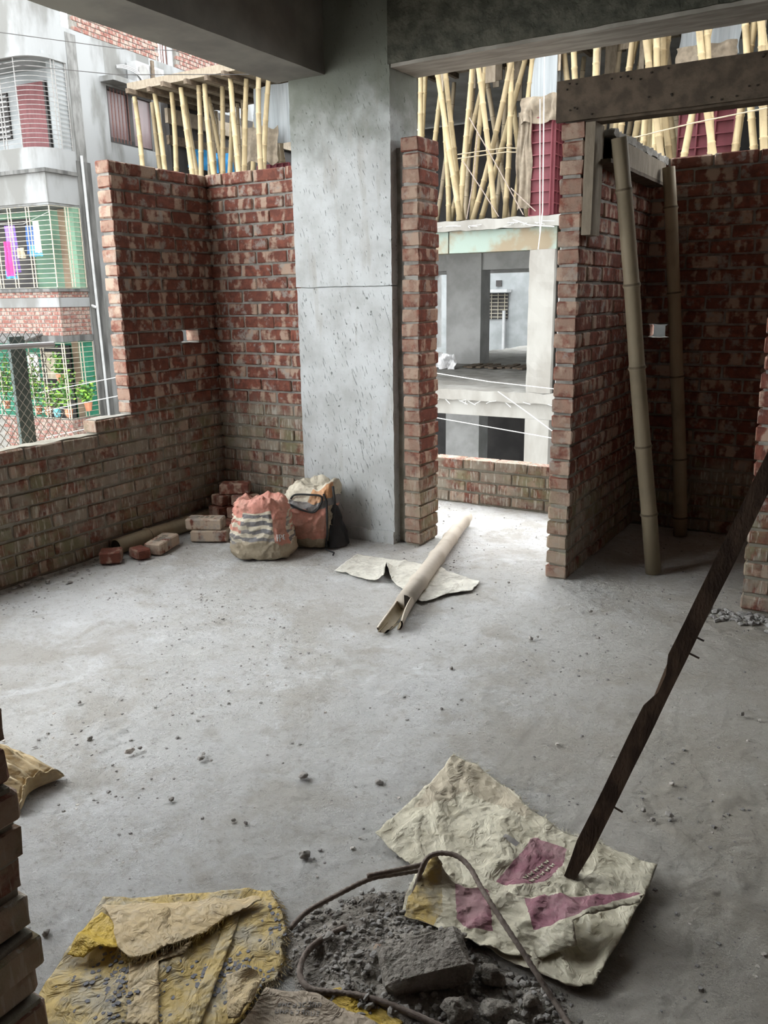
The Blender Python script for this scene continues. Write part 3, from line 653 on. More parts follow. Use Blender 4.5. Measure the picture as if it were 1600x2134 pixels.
def sheet(name, poly, hfun, mats, parent=None, step=.012, prints=(), thick=.002, wob=.003, seed=0, smooth=True):
    P = resample(poly, step, wob, seed); n = len(P)
    V = [Vector(p) for p in P]; E = [(i, (i+1) % n) for i in range(n)]
    for pr, mi in prints:
        Q = [q for q in resample(pr, step) if inside(q, P)]
        V += [Vector(q) for q in Q]
    x0 = min(p[0] for p in P); x1 = max(p[0] for p in P); y0 = min(p[1] for p in P); y1 = max(p[1] for p in P)
    rg = random.Random(seed); x = x0
    while x < x1:
        y = y0
        while y < y1:
            q = (x+rg.uniform(-.25, .25)*step, y+rg.uniform(-.25, .25)*step)
            if inside(q, P): V.append(Vector(q))
            y += step
        x += step
    vo, eo, fo, *_ = geometry.delaunay_2d_cdt([v.to_2d() for v in V], E, [], 0, 1e-6)
    mb = MB(); mb.v = [Vector((v.x, v.y, hfun(v.x, v.y))) for v in vo]
    for f in fo:
        cx = sum(vo[i].x for i in f)/len(f); cy = sum(vo[i].y for i in f)/len(f)
        if not inside((cx, cy), P): continue
        mi = 0
        for pr, m_ in prints:
            if inside((cx, cy), pr): mi = m_
        mb.f.append(list(f)); mb.mi.append(mi)
    k = len(mb.v); cnt = {}
    for f in mb.f:
        for i in range(len(f)): e = (f[i], f[(i+1) % len(f)]); cnt[e] = 1
    nf = len(mb.f); mb.v += [v-Vector((0, 0, thick)) for v in mb.v[:k]]
    for i in range(nf): mb.f.append([k+a for a in reversed(mb.f[i])]); mb.mi.append(0)
    for (a, b) in list(cnt):
        if (b, a) not in cnt: mb.f.append([b, a, k+a, k+b]); mb.mi.append(0)
    return mb.build(name, mats, parent, smooth)
def cen(poly): return (sum(p[0] for p in poly)/len(poly), sum(p[1] for p in poly)/len(poly), 0)
def segd(p, a, b):
    ax, ay = a; bx_, by = b; t = max(0, min(1, ((p[0]-ax)*(bx_-ax)+(p[1]-ay)*(by-ay))/((bx_-ax)**2+(by-ay)**2)))
    return math.hypot(p[0]-ax-(bx_-ax)*t, p[1]-ay-(by-ay)*t)

# cream sack in the foreground
def cream_sack():
    root = empty('cement_sack', cen(CREAM), 'empty cream woven sack with a rose printed panel, folded flat under the pole', 'sack')
    def h(x, y):
        z = .010 + .010*crease(x, y, 1, 9) + .006*crease(x, y, 2, 17) + .003*crease(x, y, 6, 40)
        z += .022*math.exp(-(segd((x, y), CREAM[4], CREAM[10])/.035)**2) + .012*math.exp(-(segd((x, y), CREAM[10], CREAM[13])/.03)**2)
        z += .02*math.exp(-(math.hypot(x-CREAM[3][0], y-CREAM[3][1])/.08)**2)
        return z
    sheet('sack_body', CREAM, h, ['sack_cream', 'sack_pink', 'print_grey', 'sack_in'], root, .0095, ((TAN_HEM, 3), (PINK_LABEL, 1), (PINK_BOX, 2)), seed=1)
    FL = CREAM_FLAP
    def h2(x, y):
        z = .030 + .010*crease(x, y, 3, 11) + .006*crease(x, y, 4, 23) + .003*crease(x, y, 7, 45)
        z += .030*math.exp(-(segd((x, y), FL[5], FL[8])/.05)**2) + .035*math.exp(-(segd((x, y), FL[9], FL[11])/.05)**2) - .012*math.exp(-(segd((x, y), FL[13], FL[18])/.03)**2) + .055*math.exp(-(math.hypot(x-FL[0][0], y-FL[0][1])/.05)**2)
        return z
    sheet('folded_flap', FL, h2, ['sack_cream', 'sack_pink', 'sack_yellow'], root, .0085, ((PINK_F1, 1), (PINK_F2, 1), (YELLOW_TAB, 2)), seed=2)
    # printed lines on the rose panel
    c = Vector((*cen(PINK_LABEL)[:2], 0)); dx = Vector((PINK_LABEL[1][0]-PINK_LABEL[4][0], PINK_LABEL[1][1]-PINK_LABEL[4][1], 0)).normalized(); dy = Vector((-dx.y, dx.x, 0))
    rg = random.Random(2); mb = MB()
    for row in range(2):
        for k in range(5):
            p = c + dx*(-.055+.022*k) + dy*(-.012-.02*row); q = p+dx*.014
            for s_, e_ in ((p, q), (p+dy*.004, p+dx*.004-dy*.006), (q+dy*.005, q-dx*.003-dy*.005)):
                a, b = s_.copy(), e_.copy(); a.z = h(a.x, a.y)+.002; b.z = h(b.x, b.y)+.002
                mb.bar(a, b, .0035, .001)
    mb.build('worn_lettering', 'sack_cream', root)
    # frayed hem
    mb = MB(); rg = random.Random(5)
    for i in range(3, 9):
        a, b = CREAM[i], CREAM[i+1]
        for k in range(22):
            t = rg.random(); x = a[0]+(b[0]-a[0])*t; y = a[1]+(b[1]-a[1])*t
            mb.tube([(x, y, h(x, y)), (x+rg.uniform(-.012, .018), y+rg.uniform(-.002, .02), h(x, y)+rg.uniform(-.006, .004))], .0007, 3)
    mb.build('frayed_hem', 'sack_cream', root, kind='stuff')
cream_sack()

# yellow sack with gravel on it
def yellow_sack():
    root = empty('cement_sack', cen(YEL), 'torn yellow woven sack crumpled flat on the floor with gravel spilled on it', 'sack')
    def h(x, y): return .007 + .008*crease(x, y, 11, 8) + .005*crease(x, y, 12, 19) + .002*crease(x, y, 15, 45)
    sheet('sack_body', YEL, h, ['sack_yellow', 'sack_tan'], root, .010, seed=3)
    def h2(x, y):
        return .030 + .008*crease(x, y, 13, 9) + .004*crease(x, y, 14, 25) - .014*math.exp(-(segd((x, y), YEL_FLAP[0], YEL_FLAP[3])/.03)**2)
    sheet('folded_flap', YEL_FLAP, h2, ['sack_tan', 'print_grey'], root, .009, seed=4)
    sheet('side_fold', YEL_SIDE, lambda x, y: .024+.022*crease(x, y, 17, 7)+.004*crease(x, y, 18, 30), ['sack_gold'], root, .009, seed=5)
    sheet('ridge_fold', YEL_STRIP, lambda x, y: .016+.028*crease(x, y, 19, 6), ['sack_yellow'], root, .009, seed=6)
    sheet('ridge_fold', YEL_FOLD, lambda x, y: .018+.022*crease(x, y, 20, 7), ['sack_tan'], root, .009, seed=7)
    sheet('torn_tab', TAB, lambda x, y: .045+.02*crease(x, y, 21, 14), ['sack_tan'], root, .008, seed=8)
    mb = MB(); rg = random.Random(6)
    for i in range(6, 12):
        a, b = YEL_FLAP[i], YEL_FLAP[(i+1) % len(YEL_FLAP)]
        if i > 10: break
        for k in range(26):
            t = rg.random(); x = a[0]+(b[0]-a[0])*t; y = a[1]+(b[1]-a[1])*t
            mb.tube([(x, y, .034), (x+rg.uniform(-.004, .012), y-rg.uniform(.004, .018), .026)], .0008, 3)
    for i in range(7, 14):
        a, b = YEL[i], YEL[i+1]
        for k in range(26):
            t = rg.random(); x = a[0]+(b[0]-a[0])*t; y = a[1]+(b[1]-a[1])*t
            mb.tube([(x, y, .012), (x+rg.uniform(.002, .022), y+rg.uniform(-.012, .012), .004)], .0008, 3)
    mb.build('frayed_hem', 'sack_yellow', root, kind='stuff')
    return h
yh = yellow_sack()
ps = empty('paper_sack', cen(PAPER), 'brown paper-faced sack scrap with a yellow torn edge beside the bent rod', 'sack')
sheet('sack_body', PAPER, lambda x, y: .020+.008*crease(x, y, 31, 10)+.004*crease(x, y, 32, 25), ['sack_brown'], ps, .009, seed=9)
sheet('torn_edge', PAPER_YEL, lambda x, y: .012+.01*crease(x, y, 33, 12), ['sack_gold'], ps, .008, seed=10)
def paper_print():
    mb = MB(); rg = random.Random(12)
    a = Vector((*PAPER[0], 0)); dx = (Vector((*PAPER[2], 0))-a).normalized(); dy = Vector((dx.y, -dx.x, 0))
    for row in range(2):
        for k in range(9):
            p = a+dx*(.035+.011*k)+dy*(.03+.018*row+.02*.0)
            for q0, q1 in rg.sample([((0, 0), (0, .009)), ((0, 0), (.006, 0)), ((.006, 0), (.006, .009)), ((0, .009), (.006, .009)), ((0, .0045), (.006, .0045))], 3):
                s_ = p+dx*q0[0]+dy*q0[1]; e_ = p+dx*q1[0]+dy*q1[1]
                s_.z = .0205+.008*crease(s_.x, s_.y, 31, 10)+.004*crease(s_.x, s_.y, 32, 25)+.001; e_.z = .0205+.008*crease(e_.x, e_.y, 31, 10)+.004*crease(e_.x, e_.y, 32, 25)+.001
                mb.bar(s_, e_, .0016, .0006)
    mb.build('worn_lettering', 'print_grey', ps)
paper_print()

# white sack under the lying bamboo
ws = empty('cement_sack', cen(WHITE), 'flattened white woven sack under the lying bamboo pole', 'sack')
def hw(x, y): return .006+.012*crease(x, y, 41, 8)+.004*crease(x, y, 42, 22)+.03*math.exp(-(segd((x, y), WHITE[12], WHITE[13])/.03)**2)
sheet('sack_body', WHITE, hw, ['sack_white', 'print_grey'], ws, .012, seed=11)

# ------------------------------------------------------------------ filled sacks
def filled_sack(name, c, ang, W, D, H, label, colour, seed, openness=.6, lean=(0, 0), nth=96, nz=46):
    root = empty(name, (c[0], c[1], 0), label, 'sack')
    ca, sa = math.cos(ang), math.sin(ang)
    prof = [(0, .86), (.03, .98), (.12, 1.05), (.3, 1.02), (.55, .95), (.8, .89), (.93, .83), (1, .72)]
    def pr(t):
        for (a, ra), (b, rb) in zip(prof, prof[1:]):
            if t <= b: u = (t-a)/(b-a); return ra+(rb-ra)*u
        return prof[-1][1]
    def pt(th, t, off=0.):
        ct, st = math.cos(th), math.sin(th); e = .72
        x = math.copysign(abs(ct)**e, ct)*W/2; y = math.copysign(abs(st)**e, st)*D/2
        k = pr(t); n1 = noise.noise(Vector((ct*2+seed, st*2, t*3)))*.07
        fold = ((1-abs(noise.noise(Vector((ct*3.2+seed*2, st*3.2, t*5+math.sin(th*3))))*2.4))) 
        k = k*(1+n1) + max(0, fold)**3*.075 - .03 + max(0, 1-abs(noise.noise(Vector((ct*6+seed, st*6, t*11))))*5)*.02
        z = H*t*(1+.10*noise.noise(Vector((ct*1.5, st*1.5, seed)))*t) + .012*noise.noise(Vector((ct*4+seed, st*4, t*7)))
        x = x*k+off*ct; y = y*k+off*st
        return Vector((c[0]+x*ca-y*sa+lean[0]*t*t, c[1]+x*sa+y*ca+lean[1]*t*t, max(.002, z)))
    mb = MB()
    for i in range(nz+1):
        for j in range(nth): mb.v.append(pt(2*PI*j/nth, i/nz))
    for i in range(nz):
        for j in range(nth):
            a = i*nth+j; b = i*nth+(j+1) % nth; mb.f.append([a, b, b+nth, a+nth]); mb.mi.append(colour(2*PI*(j+.5)/nth, (i+.5)/nz))
    # rolled mouth going down inside
    k0 = nz*nth; top = [mb.v[k0+j].copy() for j in range(nth)]; cc = sum(top, Vector())/nth
    prev = k0
    for s_, dz in ((.9, .004), (.72, -.03*openness/.6), (.45, -.075*openness/.6), (.15, -.08*openness/.6)):
        st = len(mb.v)
        for j in range(nth):
            p = cc+(top[j]-cc)*s_; p.z = top[j].z*s_+cc.z*(1-s_)+dz+.02*noise.noise(Vector((p.x*30, p.y*30, seed))); mb.v.append(p)
        for j in range(nth):
            a = prev+j; b = prev+(j+1) % nth; mb.f.append([a, b, st+(j+1) % nth, st+j]); mb.mi.append(2 if openness > .3 else 0)
        prev = st
    mb.f.append([prev+j for j in range(nth)]); mb.mi.append(3)
    mb.build('sack_body', ['st_cream', 'st_grey', 'st_pink', 'st_soil', 'st_orange'], root, True)
    return root, pt
def col1(th, t):
    v = t + .05*math.sin(th*1.0+2) ; x = math.cos(th-4.25)
    front = math.sin(th-2.55)      # across the face seen from the room
    if t < .30+.05*math.sin(th*3): return 3
    if t > .80: return 2
    k = math.floor((v-.30)/.062)
    d = math.cos(th-(-.75))
    if d > .93: return 2
    right = math.cos(th-(-1.05)) > .60
    if k % 2 == 0: return 0
    return 1 if (right or t < .45) else 2
s1, pt1 = filled_sack('filled_sack', (-3.10, 3.70), .45, .37, .30, .35, 'bulging woven sack with salmon, cream and slate stripes and an open mouth', col1, 3)
def letters():
    mb = MB(); th0 = -1.02; t0 = .335
    G = {'H': [((0, 0), (0, 1)), ((.6, 0), (.6, 1)), ((0, .5), (.6, .5))], 'P': [((0, 0), (0, 1)), ((0, 1), (.55, .9)), ((.55, .9), (.55, .6)), ((.55, .6), (0, .5))], 'G': [((.6, .95), (.1, .9)), ((.1, .9), (0, .2)), ((0, .2), (.5, .05)), ((.5, .05), (.55, .45))]}
    for k, ch in enumerate('HPG'):
        for a, b in G[ch]:
            p = pt1(th0+.13*k+a[0]*.15, t0+a[1]*.11, .004); q = pt1(th0+.13*k+b[0]*.15, t0+b[1]*.11, .004)
            mb.bar(p, q, .005, .002)
    mb.build('lettering', 'whitecloth', s1)
letters()
def col2(th, t):
    if t < .18: return 3
    if t > .78: return 0 if math.sin(th*2) > -.3 else 4
    if .66 < t < .78: return 1 if math.cos(th+.6) > .2 else 0
    return 2 if math.sin(th*1.5+1) > -.4 else 3
s2, pt2 = filled_sack('filled_sack', (-3.02, 4.03), .1, .38, .28, .38, 'pinkish filled sack with black straps slumped against the concrete column', col2, 9, .2, (.05, .06))
mb = MB()
P = [pt2(-1.9, .80, .012), pt2(-1.75, .88, .02), pt2(-1.4, .93, .03), pt2(-1.0, .9, .02), pt2(-.85, .78, .012), pt2(-1.1, .66, .012), pt2(-1.5, .64, .012), pt2(-1.85, .72, .012)]
mb.tube(smooth_path(P), .0065, 6); mb.tube([pt2(-.9, .92, .02), pt2(-.6, .75, .014), pt2(-.5, .5, .014), pt2(-.45, .25, .014), pt2(-.45, .03, .02)], .007, 6)
mb.tube([pt2(-.35, .95, .02), pt2(-.15, .7, .014), pt2(-.1, .4, .014), pt2(-.1, .1, .02)], .008, 6)
mb.tube([pt2(-.45, .03, .02), (-2.80, 3.93, .008), (-2.72, 3.90, .008), (-2.70, 3.86, .007)], .005, 6)
mb.build('strap', 'black_cord', s2, True)
bb = MB()
for i in range(9):
    for j in range(17):
        t = i/8; a = j/16*2*PI
        r_ = (.085*(1-.5*t)+.015*noise.noise(Vector((math.cos(a)*2, math.sin(a)*2, t*4)))); bb.v.append(Vector((-2.80+math.cos(a)*r_*.6-.06*t+.02*noise.noise(Vector((t*5, a, 1))), 4.08+math.sin(a)*r_*1.1, .27*t+.004)))
for i in range(8):
    for j in range(16): a = i*17+j; bb.f.append([a, a+1, a+18, a+17]); bb.mi.append(0)
bb.f.append([8*17+j for j in range(16)]); bb.mi.append(0)
tag(bb.build('plastic_bag', 'black_bag', None, True), 'black plastic bag wedged between the pink sack and the column', 'bag')  # dark body put in for the shadow gap, with black plastic and cords

# tan sack by the near wall
def tan_sack():
    root = empty('cement_sack', (-2.3, 1.45, 0), 'crumpled tan sack with a pleated mouth beside the near brick wall end', 'sack')
    mb = MB(); nu, nv = 70, 80; e0 = Vector((-2.13, 1.385, 0)); d = Vector((-.97, -.22, 0)).normalized(); n_ = Vector((-d.y, d.x, 0))
    for i in range(nu+1):
        for j in range(nv+1):
            u = i/nu*.75; v = j/nv*2-1
            wd_ = .10+.05*min(1, u*2.2); hh = (.045+.085*min(1, u*3.5)**.7)*max(0, 1-abs(v)**2.4)**.6
            pl = math.sin(v*15+1.5*math.sin(u*9))*.013*max(.25, 1-u*1.6) + .012*crease(u*1.3, v*.3, 51, 10) + .007*crease(u, v*.4, 52, 22)
            p = e0+d*(u+.02*math.cos(v*3)) + n_*(v*wd_)
            mb.v.append(p+Vector((0, 0, .003+hh+pl*min(1, hh*12))))
    for i in range(nu):
        for j in range(nv):
            q = i*(nv+1)+j; mb.f.append([q, q+1, q+nv+2, q+nv+1]); mb.mi.append(0)
    k = len(mb.v); c0 = [j for j in range(nv+1)]
    mb.v += [Vector((mb.v[j].x, mb.v[j].y, .002)) for j in c0]
    for j in range(nv): mb.f.append([j, k+j, k+j+1, j+1]); mb.mi.append(0)
    mb.build('sack_body', ['sack_tan'], root, True)
    MB().tube([mb.v[j]+Vector((.004, 0, .002)) for j in range(0, nv+1, 2)], .003, 5).build('stitched_hem', 'sack_tan', root, True)
tan_sack()

# ------------------------------------------------------------------ rubble, rods
def rebar(path, r, label):
    P = smooth_path(path); Q = []; rs = []
    for i, p in enumerate(P[:-1]):
        L = (P[i+1]-p).length; k = max(1, int(L/.006))
        for j in range(k): Q.append(p.lerp(P[i+1], j/k))
    Q.append(P[-1])
    for i in range(len(Q)): rs.append(r*(1.13 if i % 2 else .95))
    return tag(MB().tube(Q, r, 8, 0, True, rs).build('steel_rod', 'rust', None, True), label, 'steel rod')
rebar(ROD_A, .0062, 'bent ribbed steel rod arching over the folded cream sack')
rebar(ROD_B, .0062, 'ribbed steel rod doubled back in a tight hairpin beside the cream sack')
rebar(ROD_C, .0068, 'ribbed steel rod curved like a hook around the rubble heap')

def rock(mb, c, s, rg, mi=0):
    ph = (1+5**.5)/2
    vs_ = [(-1,ph,0),(1,ph,0),(-1,-ph,0),(1,-ph,0),(0,-1,ph),(0,1,ph),(0,-1,-ph),(0,1,-ph),(ph,0,-1),(ph,0,1),(-ph,0,-1),(-ph,0,1)]
    fs = [(0,11,5),(0,5,1),(0,1,7),(0,7,10),(0,10,11),(1,5,9),(5,11,4),(11,10,2),(10,7,6),(7,1,8),(3,9,4),(3,4,2),(3,2,6),(3,6,8),(3,8,9),(4,9,5),(2,4,11),(6,2,10),(8,6,7),(9,8,1)]
    a = rg.uniform(0, 6.28); ca, sa = math.cos(a), math.sin(a); sx, sy, sz = rg.uniform(.7, 1.4), rg.uniform(.6, 1.1), rg.uniform(.35, .8)
    out = []
    for v in vs_:
        x, y, z = (q/1.9*s*rg.uniform(.75, 1.2) for q in v); x *= sx; y *= sy; z *= sz
        out.append((c[0]+x*ca-y*sa, c[1]+x*sa+y*ca, c[2]+z))
    mb.add(out, fs, mi)
def lump(c, s, seed):
    bm = bmesh.new(); bmesh.ops.create_icosphere(bm, subdivisions=3, radius=1)
    mb = MB(); k = Vector((seed*3.3, seed, 0)); rg2 = random.Random(seed); sx, sy, sz = rg2.uniform(.8, 1.35), rg2.uniform(.7, 1.1), rg2.uniform(.5, .8); a = rg2.uniform(0, 6.28)
    for v in bm.verts:
        d = v.co*(1+.45*noise.noise(v.co*1.1+k)+.28*noise.noise(v.co*2.6+k)+.14*noise.noise(v.co*6+k)); x, y, z = d.x*sx*s, d.y*sy*s, d.z*sz*s
        mb.v.append(Vector((c[0]+x*math.cos(a)-y*math.sin(a), c[1]+x*math.sin(a)+y*math.cos(a), max(c[2]+z, -.004))))
    for f in bm.faces: mb.f.append([v.index for v in f.verts]); mb.mi.append(0)
    bm.free(); return mb
def chip(mb, c, s, rg, mi=0):
    n = 5; a0 = rg.uniform(0, 6.28); h = s*rg.uniform(.25, .7); vs_ = []
    for k in range(2):
        for j in range(n):
            a = a0+j*2*PI/n+rg.uniform(-.3, .3); r_ = s*rg.uniform(.6, 1.2)*(1-.25*k)
            vs_.append((c[0]+math.cos(a)*r_, c[1]+math.sin(a)*r_, c[2]+h*k))
    mb.add(vs_, [tuple(range(n, 2*n))]+[(j, (j+1) % n, n+(j+1) % n, n+j) for j in range(n)], mi)

def soil():
    P = SOIL; mb = MB(); c = .011
    def h(x, y):
        d = min(segd((x, y), P[i], P[(i+1) % len(P)]) for i in range(len(P)))
        k = min(1, d/.12); p = Vector((x, y, 0))
        return -.010 + k*(.022+.022*noise.noise(p*7)+.014*noise.noise(p*19)+.008*noise.noise(p*45)+.004*noise.noise(p*90))
    o = sheet('rubble_heap', P, h, ['soil'], None, .0105, thick=.012, wob=.02, seed=21)
    tag(o, 'dark heap of crumbly soil and rubble among the sacks', 'rubble'); o['kind'] = 'stuff'
    rg = random.Random(31); mb = MB()
    x0 = min(p[0] for p in P); x1 = max(p[0] for p in P); y0 = min(p[1] for p in P); y1 = max(p[1] for p in P); n = 0
    while n < 2600:
        x, y = rg.uniform(x0, x1), rg.uniform(y0, y1)
        if not inside((x, y), P) or inside((x, y), CREAM): continue
        s_ = .0018+.0085*rg.random()**4; rock(mb, (x, y, h(x, y)+s_*.3), s_, rg, 1 if rg.random() < .12 else 0); n += 1
    g = mb.build('rubble_grit', ['lump', 'gravel'], o); g['kind'] = 'stuff'
    return h
sh_ = soil()
rg = random.Random(44)
mbk = MB()
bm = bmesh.new(); bmesh.ops.create_cube(bm, size=1)
for v in bm.verts: v.co = Vector((v.co.x*.20, v.co.y*.12, v.co.z*.06))
bmesh.ops.bevel(bm, geom=list(bm.edges), offset=.012, segments=1, affect='EDGES'); bmesh.ops.subdivide_edges(bm, edges=list(bm.edges), cuts=2, use_grid_fill=True)
for v in bm.verts: v.co += noise.noise_vector(v.co*26)*.010
me = bpy.data.meshes.new('concrete_chunk'); bm.to_mesh(me); bm.free(); me.materials.append(M['soil'])
ck = bpy.data.objects.new('concrete_chunk', me); col.objects.link(ck); ck.location = (-.735, 1.36, .038); ck.rotation_euler = (.12, -.1, .75)
tag(ck, 'dirt-covered broken block lying in the rubble heap', 'block')
for i, (x, y, s_) in enumerate([(-.60, 1.42, .035), (-.56, 1.34, .03), (-.62, 1.30, .04), (-.50, 1.40, .026), (-.71, 1.49, .022), (-.49, 1.31, .03)]):
    mb = lump((x, y, .012+s_*.2), s_*.8, i+1); tag(mb.build('rubble_stone', 'soil', None, True), 'rounded grey stone poking out of the rubble heap', 'stone', 'stones in the rubble heap')
mb = MB(); chip(mb, (-.86, 1.36, .015), .018, rg); tag(mb.build('brick_shard', 'brick_loose'), 'small red brick shard in the rubble heap', 'brick shard')

for i, (x, y, s_) in enumerate(CRUMBS):
    mb = lump((x, y, s_*.3), s_*.72, i+40)
    if i in (2, 9): tag(mb.build('plaster_chip', 'lump_pale', None, True), 'pale plaster chip lying loose on the dusty floor', 'chip', 'pale chips on the floor')
    else: tag(mb.build('cement_crumb', 'lump', None, True), 'small grey cement crumb lying loose on the dusty floor', 'crumb', 'cement crumbs on the floor')

def gravel():
    rg = random.Random(7); mb = MB(); n = 0
    while n < 9000:
        x, y = rg.uniform(-3.93, .9), rg.uniform(.6, 5.4)
        p = Vector((x, y, 0)); d = noise.noise(p*1.6)+.5*noise.noise(p*5+Vector((3, 3, 0)))
        k = .12+max(0, d)*1.3
        if x > -.7 and y < 2.6: k += .35
        if x < -3.6: k += .5
        if 4.0 < y < 4.25 and x > -3.1: k += .3
        if rg.random() > k: continue
        if -4.07 < x < -3.95 or (-2.46 < x < -2.34 and y > 4.28) or (-1.46 < x < -1.34 and y > 4.09): continue
        s_ = .0016+.0065*rg.random()**4
        chip(mb, (x, y, -.006), s_, rg, 0 if rg.random() < .8 else 1); n += 1
    o = mb.build('floor_gravel', ['gravel', 'lump_pale']); tag(o, 'fine cement grit and chips strewn over the whole floor', 'gravel'); o['kind'] = 'stuff'
    rg = random.Random(9); mb = MB()
    for cx, cy, sd, k in ((-1.33, 1.02, .055, 420), (-1.25, .96, .05, 300), (-1.13, 1.10, .035, 420), (-1.10, 1.15, .035, 300), (-1.10, 1.33, .03, 160), (-1.06, 1.27, .03, 140)):
        for _ in range(k):
            x, y = rg.gauss(cx, sd), rg.gauss(cy, sd*.7)
            if not inside((x, y), YEL): continue
            chip(mb, (x, y, yh(x, y)-.003), .002+.0065*rg.random()**2, rg)
    o = mb.build('spilled_gravel', ['slate']); tag(o, 'blue-grey stone chips spilled on the yellow sack', 'gravel'); o['kind'] = 'stuff'
    mb = MB(); rg = random.Random(19)
    for _ in range(260):
        x, y = rg.gauss(-.28, .28), 4.06-abs(rg.gauss(0, .07))
        if x < -.62: continue
        rock(mb, (x, y, .0), .006+.02*rg.random()**2, rg)
    for _ in range(120):
        x, y = -3.93+abs(rg.gauss(0, .07)), rg.uniform(2.3, 4.0)
        chip(mb, (x, y, -.004), .006+.016*rg.random()**2, rg)
    o = mb.build('wall_foot_rubble', ['gravel']); tag(o, 'grey mortar droppings along the foot of the brick walls', 'rubble'); o['kind'] = 'stuff'
gravel()

# ------------------------------------------------------------------ outside: ground far below
bx('ground', (-60, -30, -7.4), (50, 60, -7.0), 'soil', kind='structure')

# ------------------------------------------------------------------ unfinished building across the gap
ub = empty('unfinished_building', (-6, 14, -7), 'unfinished concrete frame building with open floors and a stained edge beam', 'building')
YB = 12.4
X0, X1 = -13.2, 4.5
def part(name, lo, hi, mat, rough=.0, parent=ub, cell=.12):
    mb = MB()
    if rough: mb.rough_box(lo, hi, cell, rough, freq=5)
    else: mb.box(lo, hi)
    return mb.build(name, mat, parent)
part('floor_slab', (-9.6, YB-.02, -.17), (X1, 25, -.0), 'far_conc', .03)
part('floor_slab', (-10.0, YB-.02, 2.49), (X1, 23, 2.64), 'far_conc', .03)
part('floor_slab', (-13.0, YB+1.2, 2.49), (-10.0, 23, 2.64), 'far_conc', .03)
part('floor_slab', (-13.2, YB, -3.2), (X1, 26, -3.05), 'plaster_mid')
part('edge_beam', (-10.0, YB+.05, 2.16), (-6.27, YB+.35, 2.49), 'far_stain')
part('edge_beam', (-6.25, YB+.05, 2.16), (-4.46, YB+.35, 2.49), 'far_stain')
part('edge_beam', (-4.4, YB+.05, 2.16), (X1, YB+.35, 2.49), 'far_stain')
part('edge_beam', (-10, YB+.05, -.42), (X1, YB+.35, -.17), 'far_conc')
part('ceiling_beam', (-12, 17.36, 2.05), (X1, 17.7, 2.48), 'far_dark')
part('ceiling_beam', (-12, 22.4, 2.12), (X1, 22.8, 2.49), 'far_dark')
for x in (-4.87, -.4):
    part('column', (x, YB+.02, -3.05), (x+.40, YB+.40, -.42), 'far_conc')
    part('column', (x, YB+.02, 0), (x+.40, YB+.40, 2.16), 'far_conc', .012)
part('column', (-4.42, YB+.1, 0), (-4.1, YB+.4, 2.16), 'far_dark')
for x, y in ((-8.75, 17.3), (-3.6, 17.3), (-12.6, 17.3), (-12.6, 22.4), (-7.0, 22.4)):
    part('column', (x, y, 0), (x+.85, y+.5, 2.49), 'far_dark'); part('column', (x, y, -3.05), (x+.85, y+.5, -.17), 'far_dark')
part('back_wall', (-13.2, 19.5, -3.05), (X1, 19.7, -.17), 'dark')  # near-black colour paints in the shade of the lower floor
part('lower_side_wall', (-13.3, 12.6, -3.05), (-13.1, 19.5, -.17), 'dark')  # added to close off the lower floor, coloured dark for its shade
part('back_wall', (-6.0, 22.9, 0), (X1, 23.1, 2.49), 'far_dark')
part('side_wall', (X1, YB+.5, -7), (X1+.2, 25, 9), 'far_conc')
for x in (-13, -9, -4.6, 0, 4):
    part('column', (x, YB+.1, -7), (x+.4, YB+.5, -3.2), 'far_conc')
# upper storey: concrete column with a timber-boxed head, back walls coloured near black to stand for shade
part('column_head', (-5.08, YB+.42, 4.25), (-4.68, YB+.85, 5.36), 'sheet')
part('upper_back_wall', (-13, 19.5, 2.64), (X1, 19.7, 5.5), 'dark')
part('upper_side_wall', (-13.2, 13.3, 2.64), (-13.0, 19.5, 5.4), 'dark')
part('timber_waler', (-13.0, 13.2, 4.95), (-12.92, 17.5, 5.22), 'timber_pale')
part('timber_waler', (-13.0, 13.2, 4.55), (-12.93, 15.2, 4.72), 'timber')
part('roof_slab', (-10.8, YB+.3, 5.56), (X1, 23, 5.75), 'far_dark')
part('hanging_panel', (-3.25, 15.5, 4.3), (-2.2, 15.55, 5.4), 'sheet')

# formwork deck over the bamboo props: boards on joists
def deck(name, x0, x1, y0, y1, z, label, seed, step=.26):
    rg = random.Random(seed); root = empty(name, ((x0+x1)/2, y0, z), label, 'formwork')
    y = y0
    while y < y1:
        d = rg.uniform(.2, .3)
        MB().box((x0+rg.uniform(-.12, .05), y, z), (x1, min(y+d-.012, y1), z+.035)).build('board', 'timber_pale', root); y += d
    x = x0+.12
    while x < x1:
        MB().box((x, y0-rg.uniform(.05, .2), z-.085), (x+.075, y1, z-.002)).build('joist', 'timber', root); x += rg.uniform(.42, .56)
    MB().box((x0-.05, y0+.02, z+.036), (x1, y0+.06, z+.15)).build('edge_board', 'timber_pale', root)
    return root
deck('formwork_deck', -13.12, -10.02, YB, YB+2.2, 5.40, 'timber formwork deck on bamboo props beside the rain-stained flats', 1)
deck('formwork_deck', -9.9, 3.2, YB+.15, YB+2.6, 5.44, 'timber formwork deck above the maroon steel column forms', 2)
rg = random.Random(77)
for i in range(30):       # short boards hanging under the deck
    x = rg.uniform(-6.7, -.6); y = YB+rg.uniform(.3, 1.8); z = 5.36
    mb = MB().box((x, y, z-rg.uniform(.25, .75)), (x+rg.uniform(.07, .26), y+.025, z))
    tag(mb.build('hanging_board', 'timber_pale'), 'short pale board hanging down from the formwork deck', 'board', 'boards under the deck')

